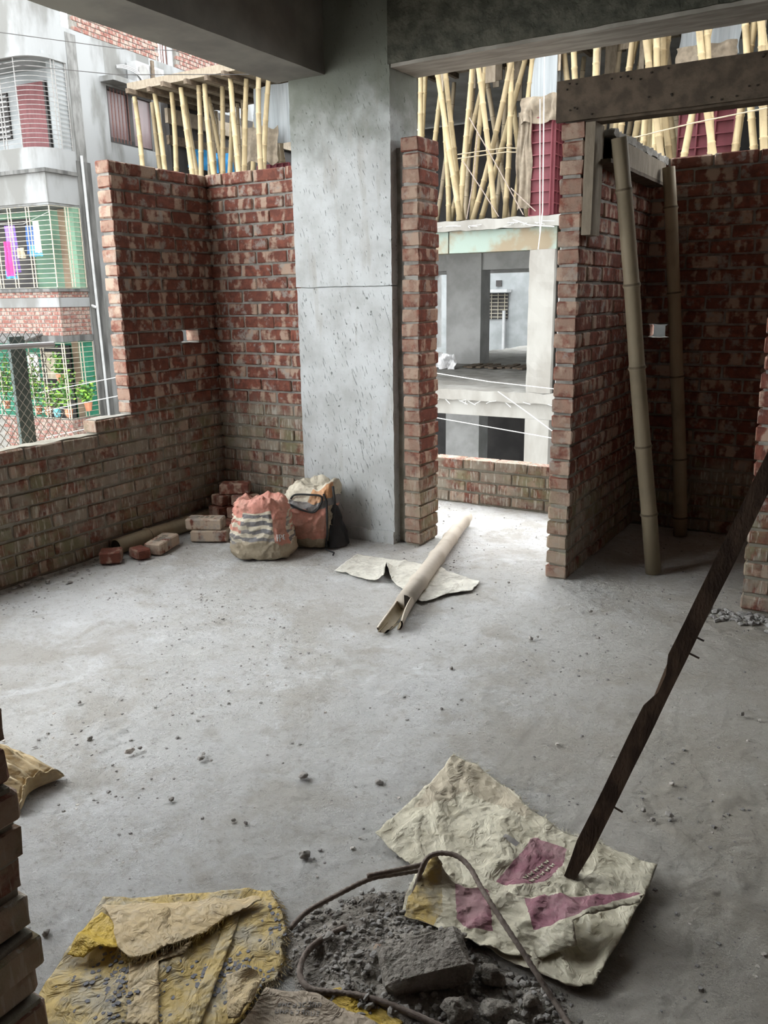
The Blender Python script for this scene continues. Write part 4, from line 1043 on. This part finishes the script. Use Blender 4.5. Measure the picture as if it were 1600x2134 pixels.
for i, p in enumerate(PROPS_RIGHT):
    tag(bamboo('bamboo_prop', p[:3], p[3:], .047 if i < 15 else .050, 100+i, n=8, gap=.36, bend=.04), 'yellow bamboo prop on the slab edge between the concrete pillar and the tall maroon form' if i < 15 else 'yellow bamboo prop in the row around the wide maroon form panel', 'bamboo pole', 'props beside the tall form' if i < 15 else 'props around the wide form')
for i, p in enumerate(PROPS_LEFT):
    tag(bamboo('bamboo_prop', p[:3], p[3:], .052, 200+i, n=8, gap=.36, bend=.05), 'slim bamboo prop under the deck beside the rain-stained flats', 'bamboo pole', 'bamboo props by the flats')
for i in range(46):
    x = rg.uniform(-8.2, .2); y = rg.uniform(13.4, 16.5)
    tag(bamboo('bamboo_prop', (x, y, 2.65), (x+rg.uniform(-.5, .5), y+rg.uniform(-.3, .3), 5.36), .048, 300+i, ('bamboo_old', 'bamboo_ring_old'), n=7, gap=.38, bend=.04), 'shaded bamboo prop deep inside the unfinished storey', 'bamboo pole', 'rear bamboo props')
for i in range(16):
    x = rg.uniform(-12.9, -10.2); y = rg.uniform(13.6, 15.0)
    tag(bamboo('bamboo_prop', (x, y, 2.65), (x+rg.uniform(-.35, .35), y+rg.uniform(-.2, .2), 5.33), .045, 400+i, ('bamboo_old', 'bamboo_ring_old'), n=7, gap=.38, bend=.04), 'shaded bamboo prop behind the slim props beside the flats', 'bamboo pole', 'rear bamboo props by the flats')

# maroon steel column forms
def steel_form(x0, x1, y, z0, z1, label, side=.0, nx=2):
    root = empty('steel_form', ((x0+x1)/2, y, z0), label, 'steel form')
    MB().box((x0, y, z0), (x1, y+.006, z1)).build('plate', 'steel_red', root)
    if side: MB().box((x1-.006, y+.006, z0), (x1, y+side, z1)).build('plate', 'steel_red', root)
    n = round((z1-z0)/.165)
    for k in range(n+1):
        z = z0+(z1-z0)*k/n
        MB().box((x0, y-.045, z-.008), (x1, y, z+.008)).build('rib', 'steel_red', root)
        if side: MB().box((x1, y, z-.008), (x1+.045, y+side, z+.008)).build('rib', 'steel_red', root)
    for k in range(nx+1):
        x = x0+(x1-x0)*k/nx
        MB().box((x-.008, y-.05, z0), (x+.008, y, z1)).build('upright', 'steel_red', root)
    if side:
        for k in range(4):
            yy = y+side*k/3; MB().box((x1, yy-.008, z0), (x1+.05, yy+.008, z1)).build('upright', 'steel_red', root)
    return root
steel_form(-4.90, -4.58, YB+.06, 2.65, 4.0, 'tall maroon ribbed steel form around the column beside the hanging cord', .42, 1)
steel_form(-2.90, -2.17, YB+.55, 2.65, 4.25, 'wide maroon ribbed steel form panel behind leaning bamboo props', .0, 3)
steel_form(-10.75, -10.0, YB+.9, 2.65, 3.95, 'maroon ribbed steel form beneath the jute cloth beside the flats', .0, 5)

# cloths and tarps
def cloth(name, x0, x1, y, z0, z1, mat, label, seed, sag=.06, wave=.05, cat='cloth', axis='x', group=None, parent=None):
    mb = MB(); nu, nv = 18, 14
    for side in (0, 1):
        for i in range(nu+1):
            for j in range(nv+1):
                u, v = i/nu, j/nv
                off = wave*noise.noise(Vector((u*4+seed, v*1.3, seed)))+wave*.5*noise.noise(Vector((u*9+seed, v*2, 3)))+side*.006
                a = x0+(x1-x0)*u+.04*noise.noise(Vector((v*3, u*2, seed)))
                z = z0+(z1-z0)*v+sag*noise.noise(Vector((u*3+seed, 0, 0)))*(1-v*.3)
                mb.v.append(Vector((a, y+off, z)) if axis == 'x' else Vector((y+off, a, z)))
    n = (nu+1)*(nv+1)
    for i in range(nu):
        for j in range(nv):
            q = i*(nv+1)+j; mb.f += [[q, q+nv+1, q+nv+2, q+1], [n+q, n+q+1, n+q+nv+2, n+q+nv+1]]; mb.mi += [0, 0]
    o = mb.build(name, mat, parent, True)
    if parent is None: tag(o, label, cat, group)
    return o
cloth('jute_cloth', -5.05, -4.42, YB-.04, 3.92, 4.28, 'burlap', 'ragged jute cloth draped over the head of the tall maroon form', 5, .12, .12)
cloth('jute_cloth', -5.1, -4.88, YB-.02, 2.75, 4.1, 'burlap', 'brown jute strip hanging beside the tall maroon form', 6, .1, .07)
cloth('jute_cloth', -2.98, -2.2, YB+.4, 4.42, 4.72, 'burlap', 'jute cloth hung across the bamboo above the wide maroon form', 7, .1, .06)
cloth('jute_cloth', -10.75, -10.0, YB+.55, 3.95, 4.55, 'burlap', 'jute cloth hanging on the white sheet beside the column', 8, .25, .1)
cloth('jute_cloth', -12.3, -11.8, 14.4, 3.3, 4.5, 'burlap', 'grey-brown cloth knotted among the props beside the flats', 9, .2, .12)
cloth('white_sheet', -10.75, -9.9, YB+.85, 4.3, 5.3, 'sheet', 'white corrugated sheet behind the props beside the column', 10, .03, .03, 'sheet')
cloth('white_sheet', -2.98, -2.2, YB+.6, 4.6, 5.3, 'sheet', 'white corrugated sheet above the jute cloth and wide form', 11, .03, .03, 'sheet')
cloth('tarpaulin', 13.6, 15.2, -12.85, 4.15, 4.55, 'blue', 'bright blue tarpaulin glimpsed behind the props', 12, .2, .1, 'tarpaulin', 'y')

# rods and cords on the slab edge
for i, (a, b) in enumerate([((-5.9, 12.35, 2.66), (-5.75, 12.38, 3.9)), ((-4.95, 12.33, 2.66), (-5.85, 12.3, 4.1)), ((-5.35, 12.33, 2.66), (-5.95, 12.3, 3.5)), ((-4.75, 12.3, 2.7), (-5.15, 12.3, 3.05))]):
    tag(MB().tube([a, Vector(a).lerp(Vector(b), .5)+Vector((.03, 0, -.03)), b], .008, 5).build('tie_rod', 'rust'), 'thin rusty rod sticking up at an angle from the slab edge', 'rod', 'rods at the slab edge')
for i, (z, d) in enumerate(((3.62, .02), (3.56, -.05))):
    tag(MB().tube([(-6.1, 12.42, z), (-5.3, 12.42, z+.02), (-4.95+d, 12.42, z-.03+i*.02)], .009, 5).build('tie_bamboo', 'bamboo_old'), 'thin cane lashed level across the props beside the maroon form', 'cane', 'canes across the props')
tag(MB().tube([(-3.6, 12.38, 3.55), (-2.6, 12.38, 3.68), (-1.7, 12.38, 3.76)], .009, 5).build('tie_bamboo', 'bamboo_old'), 'long thin cane lashed across the wide maroon form', 'cane')
cords = [([(-4.66, 12.2, 5.4), (-4.63, 12.2, 4.0), (-4.60, 12.2, 2.68), (-4.65, 12.2, 2.15)], 'white cord hanging down the front of the tall maroon form'),
         ([(-4.70, 12.22, 4.2), (-4.66, 12.22, 3.0), (-4.64, 12.22, 2.4)], 'thinner white cord hanging beside the tall maroon form'),
         ([(-5.1, 12.3, 2.6), (-4.8, 12.2, 2.5), (-4.38, 12.1, 2.45)], 'white cord tied from slab corner to column under the maroon form'),
         ([(-6.6, 12.2, .30), (-5.4, 12.2, .17), (-4.0, 12.2, .08)], 'white cord stretched across the open middle floor'),
         ([(-6.6, 12.2, -.44), (-5.4, 12.2, -.555), (-4.0, 12.2, -.69)], 'white cord stretched across the dark lower floor'),
         ([(-5.25, 12.2, .02), (-4.8, 12.2, -.25), (-4.2, 12.2, -.63)], 'white cord slanting down past the lower column')]
for p, l in cords: tag(MB().tube(p, .0085, 5).build('cord', 'rope'), l, 'cord')
mb = MB(); rg = random.Random(5)
for i in range(16):
    x = rg.uniform(-6.6, -4.5); mb.tube([(x, 12.5, -.15), (x+rg.uniform(-.2, .4), 12.25, -.16-rg.uniform(0, .08))], .006, 4)
    x = rg.uniform(-6.6, -4.8); mb.tube([(x, 12.5, 2.58), (x+rg.uniform(-.2, .5), 12.25, 2.56-rg.uniform(0, .06))], .006, 4)
mb.build('starter_wires', 'wire', ub)
# things on the open floor
cloth('cement_sack', -8.35, -7.85, 15.9, 0.0, .32, 'whitecloth', 'white and pink sacks heaped on the open floor across the gap', 21, .05, .25, 'sack')
for i in range(9):
    x = -7.75+.16*i; y = 16.1+.2*rg.random(); a = 1.45+rg.uniform(-.06, .06)
    tag(MB().bar((x, y, .03), (x+.5*math.cos(a), y+.5*math.sin(a), .04+.05*rg.random()), .12, .03).build('scrap_board', 'timber'), 'scrap board lying on the open floor across the gap', 'board', 'scrap boards across the gap')
tag(MB().bar((-7.05, 20.5, 0), (-7.95, 20.6, 1.5), .1, .08).build('leaning_beam', 'timber'), 'dark timber leaning inside the open floor across the gap', 'beam')

# white house beyond it
wh = empty('white_house', (-12, 27, -7), 'white house with a barred window seen through the open floor', 'building')
part('wall', (-17, 27, -7), (-8, 27.3, 5), 'plaster_white', parent=wh)
wn = part('window', (-12.0, 26.96, .72), (-11.3, 27.0, 1.57), 'dark', parent=wh)
for k in range(7): MB().box((-12.0, 26.93, .78+k*.12), (-11.3, 26.95, .80+k*.12)).build('bar', 'grille', wn)
for k in range(3): MB().box((-11.9+k*.24, 26.93, .72), (-11.88+k*.24, 26.95, 1.57)).build('bar', 'grille', wn)
part('hood', (-12.2, 26.6, 1.60), (-11.2, 27.0, 1.70), 'white', parent=wh)
part('vent', (-11.75, 26.95, 1.8), (-11.55, 27.0, 2.0), 'dark', parent=wh)
part('pipe', (-11.45, 26.85, -.3), (-11.37, 26.95, 1.0), 'white', parent=wh)

# ------------------------------------------------------------------ rain-stained block of flats
C0 = Vector((-14.15, 11.1, 0)); eb = Vector((-.098, .995, 0)).normalized(); ea = Vector((eb.y, -eb.x, 0))
def W(u, s, z): return C0+ea*u+eb*s+Vector((0, 0, z))
fl = empty('apartment_block', W(-2, 2, -7), 'rain-stained grey apartment block with barred balconies and a brick parapet', 'building')
def lbox(name, u0, u1, s0, s1, z0, z1, mat, parent=fl):
    v = [W(u, s, z) for z in (z0, z1) for u, s in ((u0, s0), (u1, s0), (u1, s1), (u0, s1))]
    return MB().add(v, [(0,3,2,1),(4,5,6,7),(0,1,5,4),(1,2,6,5),(2,3,7,6),(3,0,4,7)]).build(name, mat, parent)
def outline(r, u0=-3.2, s1=.80, inset=0.):
    pts = [(u0, inset)]
    if r > 0:
        for k in range(11):
            a = -PI/2+k/10*PI/2; pts.append((-r-inset*.0+math.cos(a)*(r-inset), r+math.sin(a)*(r-inset)))
        pts[-1] = (-inset, r)
    else: pts.append((-inset, inset))
    pts.append((-inset, s1)); return pts
def band(name, pts, z0, z1, th, mat, parent=fl):
    mb = MB(); n = len(pts)
    inn = [(p[0]-th*.7, p[1]+th) if 0 < i < n-1 else ((p[0], p[1]+th) if i == 0 else (p[0]-th, p[1])) for i, p in enumerate(pts)]
    for z in (z0, z1):
        mb.v += [W(u, s, z) for u, s in pts]+[W(u, s, z) for u, s in inn]
    for i in range(n-1):
        o, t = i, 2*n+i
        mb.f += [[o, o+1, t+1, t], [n+o+1, n+o, n+t, n+t+1], [t, t+1, n+t+1, n+t], [o+1, o, n+o, n+o+1]]; mb.mi += [0]*4
    mb.f += [[0, 2*n, 3*n, n], [n-1, 2*n-1, 4*n-1, 3*n-1]]; mb.mi += [0, 0]
    return mb.build(name, mat, parent)
# side wall (facade B) with its window opening cut out as separate pieces
lbox('side_wall', -.25, 0, .80, 1.86, -7, 6.58, 'plaster'); lbox('side_wall', -.25, 0, 1.86, 3.24, -7, 4.69, 'plaster'); lbox('side_wall', -.25, 0, 1.86, 3.24, 5.76, 6.58, 'plaster'); lbox('side_wall', -.25, 0, 3.24, 9, -7, 6.58, 'plaster')
lbox('stained_strip', -.01, .012, .82, 1.20, -7, 4.2, 'plaster_dark'); lbox('stained_strip', -.01, .010, .86, 1.12, 4.2, 6.5, 'plaster_mid')
lbox('front_wall', -6, -.25, .95, 1.15, -7, 6.6, 'plaster_white')
lbox('floor_slab', -6, -.02, .02, .95, 3.32, 3.42, 'plaster'); lbox('floor_slab', -6, -.02, .02, .95, .74, .84, 'plaster_dark'); lbox('floor_slab', -6, -.02, .02, .95, -1.8, -1.7, 'plaster'); lbox('floor_slab', -6, -.02, .25, .95, 5.95, 6.05, 'plaster_white')
band('upper_wall', outline(.45), 5.98, 6.95, .12, 'plaster'); band('lip', outline(.45, inset=-.03), 5.93, 6.0, .16, 'plaster')
band('parapet', outline(.45, inset=-.02), 3.95, 4.36, .12, 'plaster'); band('balcony_wall', outline(0), 3.36, 3.96, .12, 'plaster')
band('ledge', outline(0, inset=-.05), 3.90, 3.97, .14, 'plaster_dark')
band('slab_edge', outline(0, inset=-.02), .72, .84, .12, 'plaster_dark'); band('white_band', outline(0, inset=-.015), 1.40, 1.58, .12, 'plaster')
band('coping', outline(0, inset=-.03), 1.70, 1.76, .14, 'plaster_dark')
# brick parapets, brick by brick
def brick_band(z0, z1, rh, core_mat, seed, name='brick_parapet'):
    rg = random.Random(seed); core = band(name, outline(0, inset=.012), z0, z1, .1, core_mat)
    n = round((z1-z0)/rh)
    for r in range(n):
        z = z0+(r+.5)*rh; off = .12 if r % 2 else 0
        u = -2.0+off*.9
        while u < -.02:
            L = min(.225, -.0-u)
            if L > .05: put_brick(core, u+L/2, .035, z, L, 0, rh, rg)
            u += .24
        s = .02+off*.5
        while s < .76:
            L = min(.225, .79-s)
            if L > .05: put_brick(core, -.035, s+L/2, z, L, 1, rh, rg)
            s += .24
    return core
def put_brick(core, u, s, z, L, side, rh, rg):
    ob = bpy.data.objects.new('brick', rg.choice(BRF)); col.objects.link(ob)
    place(ob, W(u, s, z), core); ob.scale = (L/.236, .6, (rh-.012)/.069)
    ob.rotation_euler = (0, 0, math.atan2(ea.y, ea.x)+(PI/2 if side else 0)+rg.uniform(-.01, .01))
brick_band(.84, 1.40, .08, 'mortar_far', 1); brick_band(1.58, 1.70, .06, 'mortar_far', 2); brick_band(-1.75, -.85, .082, 'mortar_far', 3)
rp = lbox('roof_parapet', -.12, -.012, 1.1, 3.55, 6.58, 7.4, 'mortar_far'); rg = random.Random(3)
for r in range(9):
    s = 1.1+(.12 if r % 2 else 0)
    while s < 3.5:
        put_brick(rp, -.03, s+.11, 6.58+(r+.5)*.088, .225, 1, .088, rg); s += .24
rp2 = lbox('roof_parapet', -.12, -.012, 4.2, 8.5, 6.58, 7.4, 'mortar_far')
for r in range(9):
    s = 4.2+(.12 if r % 2 else 0)
    while s < 7:
        put_brick(rp2, -.03, s+.11, 6.58+(r+.5)*.088, .225, 1, .088, rg); s += .24
for k in range(7): MB().tube([W(-.2+.03*(k % 2), 3.62+k*.09, 6.2), W(-.2, 3.62+k*.09, 7.7)], .014, 5).build('column_rebar', 'rebar_red', fl)
lbox('rail_pillar', -.3, -.1, 4.08, 4.2, 6.3, 7.4, 'white')
# window with rose curtains
wd = lbox('window', -.12, -.08, 1.86, 3.24, 4.69, 5.76, 'dark')
def sub(name, u0, u1, s0, s1, z0, z1, mat, parent): return lbox(name, u0, u1, s0, s1, z0, z1, mat, parent)
sub('pane', -.082, -.07, 1.90, 2.50, 4.80, 5.72, 'glass_pink', wd); sub('pane', -.082, -.07, 2.62, 3.22, 4.74, 5.72, 'glass_pink', wd)
sub('mullion', -.09, -.02, 2.50, 2.62, 4.69, 5.76, 'dark', wd); sub('frame', -.09, -.02, 1.86, 1.90, 4.69, 5.76, 'dark', wd); sub('frame', -.09, -.02, 1.86, 2.6, 4.69, 4.80, 'dark', wd); sub('frame', -.09, -.02, 1.86, 3.24, 5.70, 5.76, 'dark', wd)
for k in range(6): sub('bar', .0, .012, 1.95+k*.1, 1.965+k*.1, 4.72, 5.74, 'rebar_red', wd)
lbox('window_hood', 0, .35, 1.70, 2.75, 5.80, 5.90, 'plaster'); lbox('window_hood', 0, .30, 2.75, 3.6, 5.84, 5.90, 'plaster')
for i, s in enumerate((2.70, 3.15)):
    r = empty('air_conditioner', W(.2, s, 5.9), ('white air conditioner box behind bent pipes on the window hood', 'white air conditioner with a round fan on the window hood')[i], 'air conditioner')
    lbox('case', .03, .28, s-.2, s+.22, 5.93, 6.33, 'white', r)
    c = W(.285, s, 6.13); MB().tube([c, c+ea*.02], .16, 18).build('fan_guard', 'grille_grey', r)
    for sg in (-.15, .15): lbox('foot', .05, .26, s+sg-.02, s+sg+.02, 5.9, 5.93, 'dark', r)
tag(lbox('plank', .30, .34, 2.92, 3.0, 5.9, 6.42, 'timber', None), 'short dark plank standing between the air conditioners', 'plank')
for k in range(3): tag(MB().tube(smooth_path([W(.02, 2.2, 6.2-.02*k), W(.18, 2.3, 6.2-.03*k), W(.3, 2.5, 6.12-.03*k), W(.3, 2.66, 5.98-.02*k)]), .012, 5).build('coolant_pipe', 'white'), 'white pipe curving from the wall to the air conditioner', 'pipe', 'air conditioner pipes')
# rain pipe
MB().tube([W(.05, .93, 4.3), W(.05, .95, 2), W(.05, .98, 0), W(.05, 1.02, -7)], .028, 8).build('rain_pipe', 'white', fl)
MB().tube([W(-.05, .80, 1.45), W(.05, .93, 1.38)], .03, 8).build('pipe_elbow', 'white', fl)
# what is behind the balcony bars
lbox('balcony_back', -6, -.25, .90, .95, 3.42, 5.95, 'plaster_white'); lbox('balcony_back', -6, -.25, .90, .95, .84, 3.32, 'green'); lbox('balcony_back', -6, -.25, .90, .95, -1.7, .74, 'green_dark')
lbox('balcony_end', -.25, -.02, .55, .80, 3.42, 5.95, 'plaster_white'); lbox('balcony_end', -.25, -.02, .62, .80, .84, 3.32, 'green'); lbox('balcony_end', -.25, -.02, .62, .80, -1.7, .74, 'green_dark')
d1 = lbox('balcony_door', -1.45, -.68, .86, .90, 3.9, 5.72, 'door_pink'); lbox('jamb', -.68, -.63, .84, .9, 3.9, 5.72, 'dark', d1)
w1 = lbox('balcony_window', -2.6, -1.72, .86, .90, 4.75, 5.62, 'dark')
for k in range(9): lbox('bar', -2.6, -1.72, .83, .85, 4.78+k*.095, 4.80+k*.095, 'white', w1)
lbox('balcony_doorway', -2.6, -1.5, .86, .90, 1.76, 3.2, 'dark'); lbox('balcony_post', -.62, -.25, .80, .90, .84, 3.32, 'brown'); lbox('balcony_doorway', -1.6, -.75, .86, .90, -1.6, .6, 'dark'); lbox('balcony_post', -.62, -.3, .80, .90, -1.7, .74, 'brown')
# balcony grilles
def grille(r, z0, z1, dz, mat, ups, sides, label):
    pts = outline(r, -2.4, .78, -.005); root = empty('balcony_grille', W(-1, 0, z0), label, 'grille')
    n = round((z1-z0)/dz); mb = MB()
    for k in range(n+1):
        mb.tube([W(u, s, z0+(z1-z0)*k/n) for u, s in pts], .0065, 4)
    mb.build('horizontal_bars', mat, root)
    for u in ups: MB().bar(W(u, 0, z0), W(u, 0, z1), .018, .015).build('upright', mat, root)
    for s in sides: MB().bar(W(.004, s, z0), W(.004, s, z1), .015, .018).build('upright', mat, root)
    return root
grille(.45, 4.36, 5.93, .082, 'grille_grey', (-2.2, -1.75, -1.3, -.98, -.90, -.5), (.42, .50, .77), 'grey curved-corner balcony grille on the top floor')
grille(0, 1.78, 3.3, .088, 'grille', (-2.0, -1.92, -1.55, -1.47, -1.12, -1.04, -.62, -.54, 0), (.40, .47, .77), 'cream balcony grille with laundry hanging inside')
grille(0, -.82, .70, .10, 'grille', (-2.0, -1.9, -1.55, -1.1, -1.0, -.66, -.58, -.06, 0), (.40, .48, .77), 'cream balcony grille crowded with potted plants')
# laundry
for i, (u, s, z0, z1, wd_, mt, nm) in enumerate([(-1.36, .2, 2.1, 3.0, .26, 'violet', 'violet dress drying behind the cream balcony bars'), (-1.22, -.03, 2.02, 2.68, .2, 'pink', 'bright pink towel hung over the balcony bars'), (-.88, .0, 2.35, 2.55, .2, 'khaki', 'khaki shorts hung over the balcony bars'),
        (-.92, .35, 2.45, 3.0, .3, 'navy', 'dark blue shirt drying inside the balcony'), (-.78, .3, 2.4, 2.62, .3, 'sky', 'sky blue shirt drying inside the balcony'), (-.55, .15, 2.45, 3.05, .12, 'whitecloth', 'white cloth drying inside the balcony beside the blue shirts'), (-1.5, .25, 1.98, 2.4, .24, 'sky', 'pale blue cloth drying below the violet dress')]):
    mb = MB(); nu, nv = 10, 8
    for side in (0, 1):
        for a in range(nu+1):
            for b in range(nv+1):
                x, y = a/nu, b/nv; wob = .03*math.sin(x*14+i)+.03*noise.noise(Vector((x*4, y*2, i)))
                mb.v.append(W(u+(x-.5)*wd_*(1.0+.25*(1-y)), s+wob+side*.008, z0+(z1-z0)*y+.03*noise.noise(Vector((x*5, i, 0)))*(1-y)))
    n = (nu+1)*(nv+1)
    for a in range(nu):
        for b in range(nv):
            q = a*(nv+1)+b; mb.f += [[q, q+nv+1, q+nv+2, q+1], [n+q, n+q+1, n+q+nv+2, n+q+nv+1]]; mb.mi += [0, 0]
    tag(mb.build('laundry', mt, None, True), nm, 'laundry')
tag(MB().tube([W(-2, .2, 3.05), W(-1, .25, 3.02), W(-.1, .1, 3.2)], .006, 4).build('clothes_line', 'rope'), 'clothes line strung inside the laundry balcony', 'line')
# potted plants on the lowest balcony
rg = random.Random(15)
def plant(u, s, z, pot, hgt, spread, nl, lf, label):
    root = empty('potted_plant', W(u, s, z), label, 'plant', None)
    mb = MB(); c = W(u, s, z); mb.tube([c, c+Vector((0, 0, .13)), c+Vector((0, 0, .17))], .07, 10, 0, True, [.06, .08, .09]); mb.build('pot', pot, root)
    st = MB(); lv = MB()
    for k in range(7):
        a = rg.uniform(0, 6.28); q = c+Vector((math.cos(a)*spread*rg.random(), math.sin(a)*spread*rg.random(), .17+hgt*rg.uniform(.5, 1))); st.tube([c+Vector((0, 0, .15)), q], .006, 4)
        for _ in range(nl//7):
            p = (c+Vector((0, 0, .17))).lerp(q, rg.uniform(.3, 1.05)) + Vector((rg.gauss(0, .07), rg.gauss(0, .06), rg.gauss(0, .06))); L = rg.uniform(.05, .10)
            d = Vector((rg.gauss(0, 1), rg.gauss(0, 1), rg.gauss(0, .6))).normalized(); e = d.orthogonal().normalized()
            lv.add([p, p+d*L*.5+e*L*.35, p+d*L, p+d*L*.5-e*L*.35], [(0, 1, 2, 3)], rg.randint(0, 1))
    st.build('stem', 'leaf_d', root); lv.build('foliage', ['leaf', 'leaf_d'], root)
for a in [(-1.95, .10, -.70, 'terracotta', .9, .25, 240, 'leaf', 'tall leafy plant in a clay pot behind the wire fence'), (-1.6, .15, -.75, 'pot_blue', .8, .25, 240, 'leaf', 'leafy plant in a teal pot behind the green-grey post'),
          (-1.05, .12, -.78, 'terracotta', 1.0, .2, 220, 'leaf', 'tall plant in a clay pot between grille uprights'), (-.72, .08, -.78, 'terracotta', .5, .16, 150, 'leaf', 'bushy plant in a clay pot beside the teal pot'),
          (-.45, .06, -.80, 'pot_blue', .35, .12, 100, 'leaf_d', 'small plant in a teal tapered pot on the balcony'), (-.15, .08, -.80, 'terracotta', .75, .2, 200, 'leaf', 'spreading plant in a clay pot at the balcony corner'),
          (.06, .42, -.70, 'terracotta', .45, .22, 220, 'leaf', 'bright round bush hanging out through the side bars'), (-.35, .15, -.1, 'terracotta', .4, .12, 110, 'leaf', 'hanging plant in an orange pot inside the balcony bars')]: plant(*a)
cloth_items = [(-1.25, .3, -.2, .45, 'whitecloth', 'white shirt drying behind the potted plants'), (-.72, .3, -.05, .5, 'khaki', 'rose-brown garment drying behind the potted plants')]
for u, s, z0, z1, mt, nm in cloth_items: tag(lbox('laundry', u-.15, u+.15, s, s+.02, z0, z1, mt, None), nm, 'laundry')
aw = empty('tin_awning', W(-1.8, -.4, .75), 'dark tin awning edge below the brick balcony', 'awning')
MB().add([W(-3.2, -.6, .72), W(-.55, -.6, .72), W(-.55, 0, .86), W(-3.2, 0, .86), W(-3.2, -.6, .75), W(-.55, -.6, .75), W(-.55, 0, .89), W(-3.2, 0, .89)], [(0,3,2,1),(4,5,6,7),(0,1,5,4),(1,2,6,5),(2,3,7,6),(3,0,4,7)]).build('tin_sheet', 'plaster_dark', aw)
# far parapet / boundary below
lbox('low_block', -6, .3, -2.5, -.6, -7, -2.0, 'plaster')
# overhead wires
for i, (a, b) in enumerate([(W(-1, -.2, 6.4), (-9.5, 12.3, 5.5)), (W(-1.2, -.2, 5.9), (-9.6, 12.3, 5.2))]):
    tag(MB().tube([a, Vector(a).lerp(Vector(b), .5)+Vector((0, 0, -.12)), b], .008, 4).build('cable', 'dark'), ('thin dark cable strung high past the brick roof parapet of the flats', 'thin dark cable strung past the curved grille and window of the flats')[i], 'cable', 'cables past the flats')
for i, (z0, z1) in enumerate(((.70, 1.02), (.45, .62), (.1, .22))):
    tag(MB().tube([(-9.5, 7.0, z0-.6+.25), (-6.9, 6.6, z0*.8+.2), (-4.2, 5.0, z1*1.0+.2)], .006, 4).build('cord', 'rope'), 'pale cord strung from the brick wall end towards the flats', 'cord', 'cords beside the wall end')

# ------------------------------------------------------------------ chain-link fence just outside the low wall
fc = empty('chain_link_fence', (-4.4, 3.0, -.5), 'chain-link fence with a dark green post just outside the low wall', 'fence')
MB().box((-4.40, 3.06, -1.2), (-4.375, 3.16, 1.30)).build('post', 'post', fc)
MB().tube([(-4.34, 1.0, 1.255), (-4.34, 2.4, 1.25), (-4.34, 3.33, 1.245)], .016, 8).build('rail', 'white', fc)
mb = MB(); y0, y1, z0, z1, p = 1.2, 3.72, .2, 1.33, .050
k = -40
while k < 90:
    for sg in (1, -1):
        pts = []
        a = y0+k*p
        # line y = a + sg*(z-z0)*0.8 clipped
        for z in (z0, z1):
            pts.append((a+sg*(z-z0)*.8, z))
        (ya, za), (yb, zb) = pts
        def clip(ya, za, yb, zb):
            lim = lambda z: 3.30 if z > 1.0 else 3.30+.42*(1.0-z)/.8
            out = []
            N = 14
            for i in range(N+1):
                t = i/N; y = ya+(yb-ya)*t; z = za+(zb-za)*t
                if y0 <= y <= lim(z): out.append((-4.345+.004*math.sin(i*PI), y, z))
            return out
        c = clip(ya, za, yb, zb)
        if len(c) > 1: mb.tube([c[0], c[-1]], .0024, 3)
    k += 1
mb.build('wire_mesh', 'wire', fc, kind='stuff')
